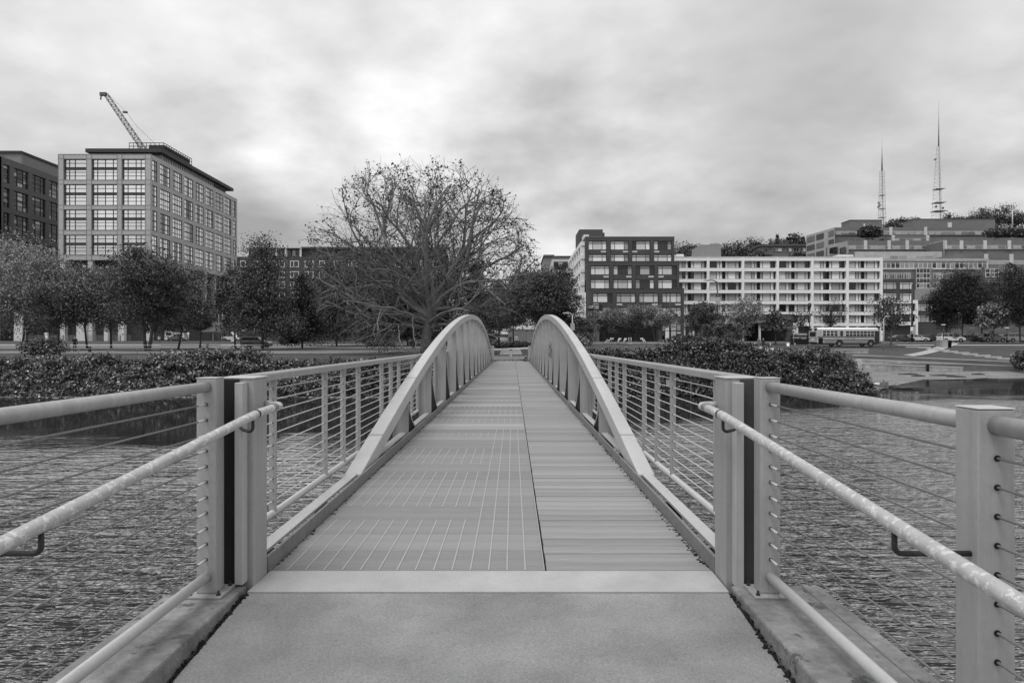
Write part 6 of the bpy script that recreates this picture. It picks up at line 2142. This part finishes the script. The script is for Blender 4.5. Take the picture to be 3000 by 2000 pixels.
def bicycle(label, px, Y, rot, scooter=False):
    x = PX(px, Y)
    t = thing('scooter' if scooter else 'bicycle', label, 'scooter' if scooter else 'bicycle', (x, Y, ground(x, Y) + 0.03), rot, 'bicycles and scooters parked on the hotel lawn')
    if scooter:
        MB().box(-.5, .42, -.09, .09, .10, .16).build('deck', BIKEW, t, local=True, bevel=0.02)
        MB().tube([(.45, 0, .12), (.36, 0, 1.12)], .035, 6).build('stem', BIKEW, t, local=True)
        MB().tube([(.36, -.26, 1.12), (.36, .26, 1.12)], .022, 6).build('handlebar', DARKSTEEL, t, local=True)
        for xx in (-.48, .47):
            MB().tube([(xx, -.03, .11), (xx, .03, .11)], .11, 10).build('wheel', RUBBER, t, local=True)
        return
    for xx in (-.53, .53):
        ring = [(xx + .33 * math.cos(a * math.pi / 9), 0, .34 + .33 * math.sin(a * math.pi / 9)) for a in range(19)]
        w = MB().tube(ring, .022, 5, cap=False).build('wheel', RUBBER, t, local=True)
        MB().tube([(xx - .3, 0, .34), (xx + .3, 0, .34)], .006, 3).tube([(xx, 0, .04), (xx, 0, .64)], .006, 3).build('spokes', RIM, w, local=True)
    fr2 = MB()
    for a, b in (((-.53, 0, .34), (-.12, 0, .30)), ((-.12, 0, .30), (-.22, 0, .85)), ((-.12, 0, .30), (.38, 0, .78)), ((-.20, 0, .55), (.38, 0, .72)), ((-.53, 0, .34), (-.2, 0, .62)), ((.53, 0, .34), (.36, 0, 1.02))):
        fr2.tube([a, b], .035, 6)
    fr2.build('frame', BIKEW, t, local=True)
    MB().tube([(.28, -.3, 1.06), (.37, 0, 1.02), (.28, .3, 1.06)], .02, 6).build('handlebar', DARKSTEEL, t, local=True)
    MB().hexa([(-.36, -.08, .86), (-.1, -.03, .86), (-.1, .03, .86), (-.36, .08, .86), (-.36, -.08, .92), (-.1, -.02, .90), (-.1, .02, .90), (-.36, .08, .92)]).build('saddle', RUBBER, t, local=True)
    MB().hexa([(.40, -.16, .72), (.78, -.16, .76), (.78, .16, .76), (.40, .16, .72), (.38, -.18, .95), (.82, -.18, .98), (.82, .18, .98), (.38, .18, .95)]).build('basket', BIKEW, t, local=True)


bicycle('leftmost white bicycle on the hotel lawn, beside the pale stems', 1782, 101, 0.3)
bicycle('white bicycle left of the bicycle and scooter cluster', 1812, 100, 1.1)
bicycle('white bicycle at the left of the scooter pair', 1829, 99, 1.1)
bicycle('first scooter of the white pair on the lawn', 1842, 98, 1.35, True)
bicycle('second scooter of the white pair on the lawn', 1848.5, 98, 1.35, True)
bicycle('rightmost white bicycle standing apart on the lawn', 1886, 101, 1.9)

# ------------------------------------------------------------------ people
SKIN = mat('skin', 0.34, 0.6)
HAIR = mat('hair', 0.02, 0.6)
CLOTH = {k: mat('cloth_%s' % k, v, 0.9, 0.15, 9) for k, v in (('black', 0.015), ('dark', 0.04), ('mid', 0.14), ('pale', 0.42), ('white', 0.65))}


def person(label, px, Y, rot, top, legs, pose='stand', h=1.74, z=None, arm=0.0):
    x = PX(px, Y)
    zz = ground(x, Y) + 0.05 if z is None else z
    t = thing('person', label, 'person', (x, Y, zz), rot)
    k = h / 1.74
    st = 0.0 if pose == 'stand' else 0.24
    V = {'pel': (0, 0, .95), 'bel': (0, 0, 1.08), 'che': (0, .01, 1.30), 'nek': (0, .0, 1.48), 'hed': (0, -.03, 1.58), 'top': (0, -.02, 1.70),
         'ls': (-.19, 0, 1.42), 'le': (-.25, .03, 1.14), 'lh': (-.23, -.06 - .26 * arm, .90 + .22 * arm), 'lf': (-.22, -.10 - .32 * arm, .80 + .32 * arm),
         'rs': (.19, 0, 1.42), 're': (.25, .03, 1.14), 'rh': (.23, -.06 - .05 * st, .90), 'rf': (.22, -.10, .80),
         'lk': (-.10, -.02 - st * .7, .52), 'la': (-.10, .03 - st * .9, .09), 'lt': (-.11, -.14 - st * .9, .04),
         'rk': (.10, -.02 + st * .2, .52), 'ra': (.10, .05 + st * 1.4, .09 + st * .25), 'rt': (.11, -.10 + st * 1.3, .04 + st * .1), 'lhip': (-.09, 0, .88), 'rhip': (.09, 0, .88)}
    RAD = {'pel': .15, 'bel': .14, 'che': .165, 'nek': .06, 'hed': .095, 'top': .08, 'ls': .075, 'le': .05, 'lh': .035, 'lf': .03, 'rs': .075, 're': .05, 'rh': .035, 'rf': .03,
           'lk': .065, 'la': .045, 'lt': .045, 'rk': .065, 'ra': .045, 'rt': .045, 'lhip': .09, 'rhip': .09}
    E = [('pel', 'bel'), ('bel', 'che'), ('che', 'nek'), ('nek', 'hed'), ('hed', 'top'), ('che', 'ls'), ('ls', 'le'), ('le', 'lh'), ('lh', 'lf'), ('che', 'rs'), ('rs', 're'), ('re', 'rh'), ('rh', 'rf'),
         ('pel', 'lhip'), ('lhip', 'lk'), ('lk', 'la'), ('la', 'lt'), ('pel', 'rhip'), ('rhip', 'rk'), ('rk', 'ra'), ('ra', 'rt')]
    names = list(V)
    me = bpy.data.meshes.new('body')
    me.from_pydata([tuple(c * k for c in V[n_]) for n_ in names], [(names.index(a), names.index(b)) for a, b in E], [])
    o = bpy.data.objects.new('body', me)
    link(o, t)
    m = o.modifiers.new('skin', 'SKIN')
    for i, n_ in enumerate(names):
        s_ = me.skin_vertices[0].data[i]
        s_.radius = (RAD[n_] * k, RAD[n_] * k * (0.72 if n_ in ('pel', 'bel', 'che') else 1))
        s_.use_root = n_ == 'pel'
    m.use_smooth_shade = True
    o.modifiers.new('sub', 'SUBSURF').render_levels = 1
    # tone by height: hands and face skin, jacket above the hips, trousers below
    mm = bpy.data.materials.new('figure_' + top + '_' + legs)
    mm.use_nodes = True
    tr_ = mm.node_tree
    tc = N(tr_, 'ShaderNodeTexCoord')
    sp = N(tr_, 'ShaderNodeSeparateXYZ')
    tr_.links.new(tc.outputs['Object'], sp.inputs[0])
    vals = {'black': .015, 'dark': .04, 'mid': .14, 'pale': .42, 'white': .65}
    g1 = math_node(tr_, 'GREATER_THAN', sp.outputs[2], .92 * k)
    g2 = math_node(tr_, 'GREATER_THAN', sp.outputs[2], 1.47 * k)
    v1 = math_node(tr_, 'ADD', math_node(tr_, 'MULTIPLY', g1, vals[top] - vals[legs]), vals[legs])
    v2 = math_node(tr_, 'ADD', v1, math_node(tr_, 'MULTIPLY', g2, 0.34 - vals[top]))
    b = tr_.nodes['Principled BSDF']
    tr_.links.new(v2, b.inputs['Base Color'])
    b.inputs['Roughness'].default_value = 0.85
    me.materials.append(mm)
    hr = MB().lathe([(.075 * k, 0), (.108 * k, .05 * k), (.10 * k, .11 * k), (.05 * k, .16 * k)], (0, .015 * k, 1.585 * k), 10)
    hr.build('hair', HAIR, t, local=True)
    for s in (-1, 1):
        MB().lathe([(.006, 0), (.012, .006), (.006, .012)], (s * .034 * k, -.118 * k, 1.60 * k), 6).build('eye', HAIR, t, local=True)
    return t


person('person in dark clothes standing on the left promenade with one arm forward', 219, 76, 0.9, 'black', 'black', arm=1.0, h=1.78)
person('person in black beside the white van on the road', 1213, 104, 0.2, 'black', 'black', 'walk')
person('walker with pale top and bag beyond the bridge opening', 1513, 98, 0.1, 'pale', 'dark', 'walk')
person('walker in dark coat left of the pale-topped walker', 1495, 104, -0.1, 'dark', 'dark', 'walk')
person('person in grey top walking near the traffic cone by the entrance', 2223, 101, 0.4, 'mid', 'mid', 'walk', h=1.8)
person('person in black walking beside the grey-topped walker', 2236, 100, 0.3, 'black', 'black', 'walk', h=1.75)
person('pale-dressed person at the left road among the street trees', 466, 150, 0.1, 'white', 'mid', 'walk')
person('dark-dressed person at the left road beside the forked tree', 446, 149, 0.3, 'dark', 'dark')
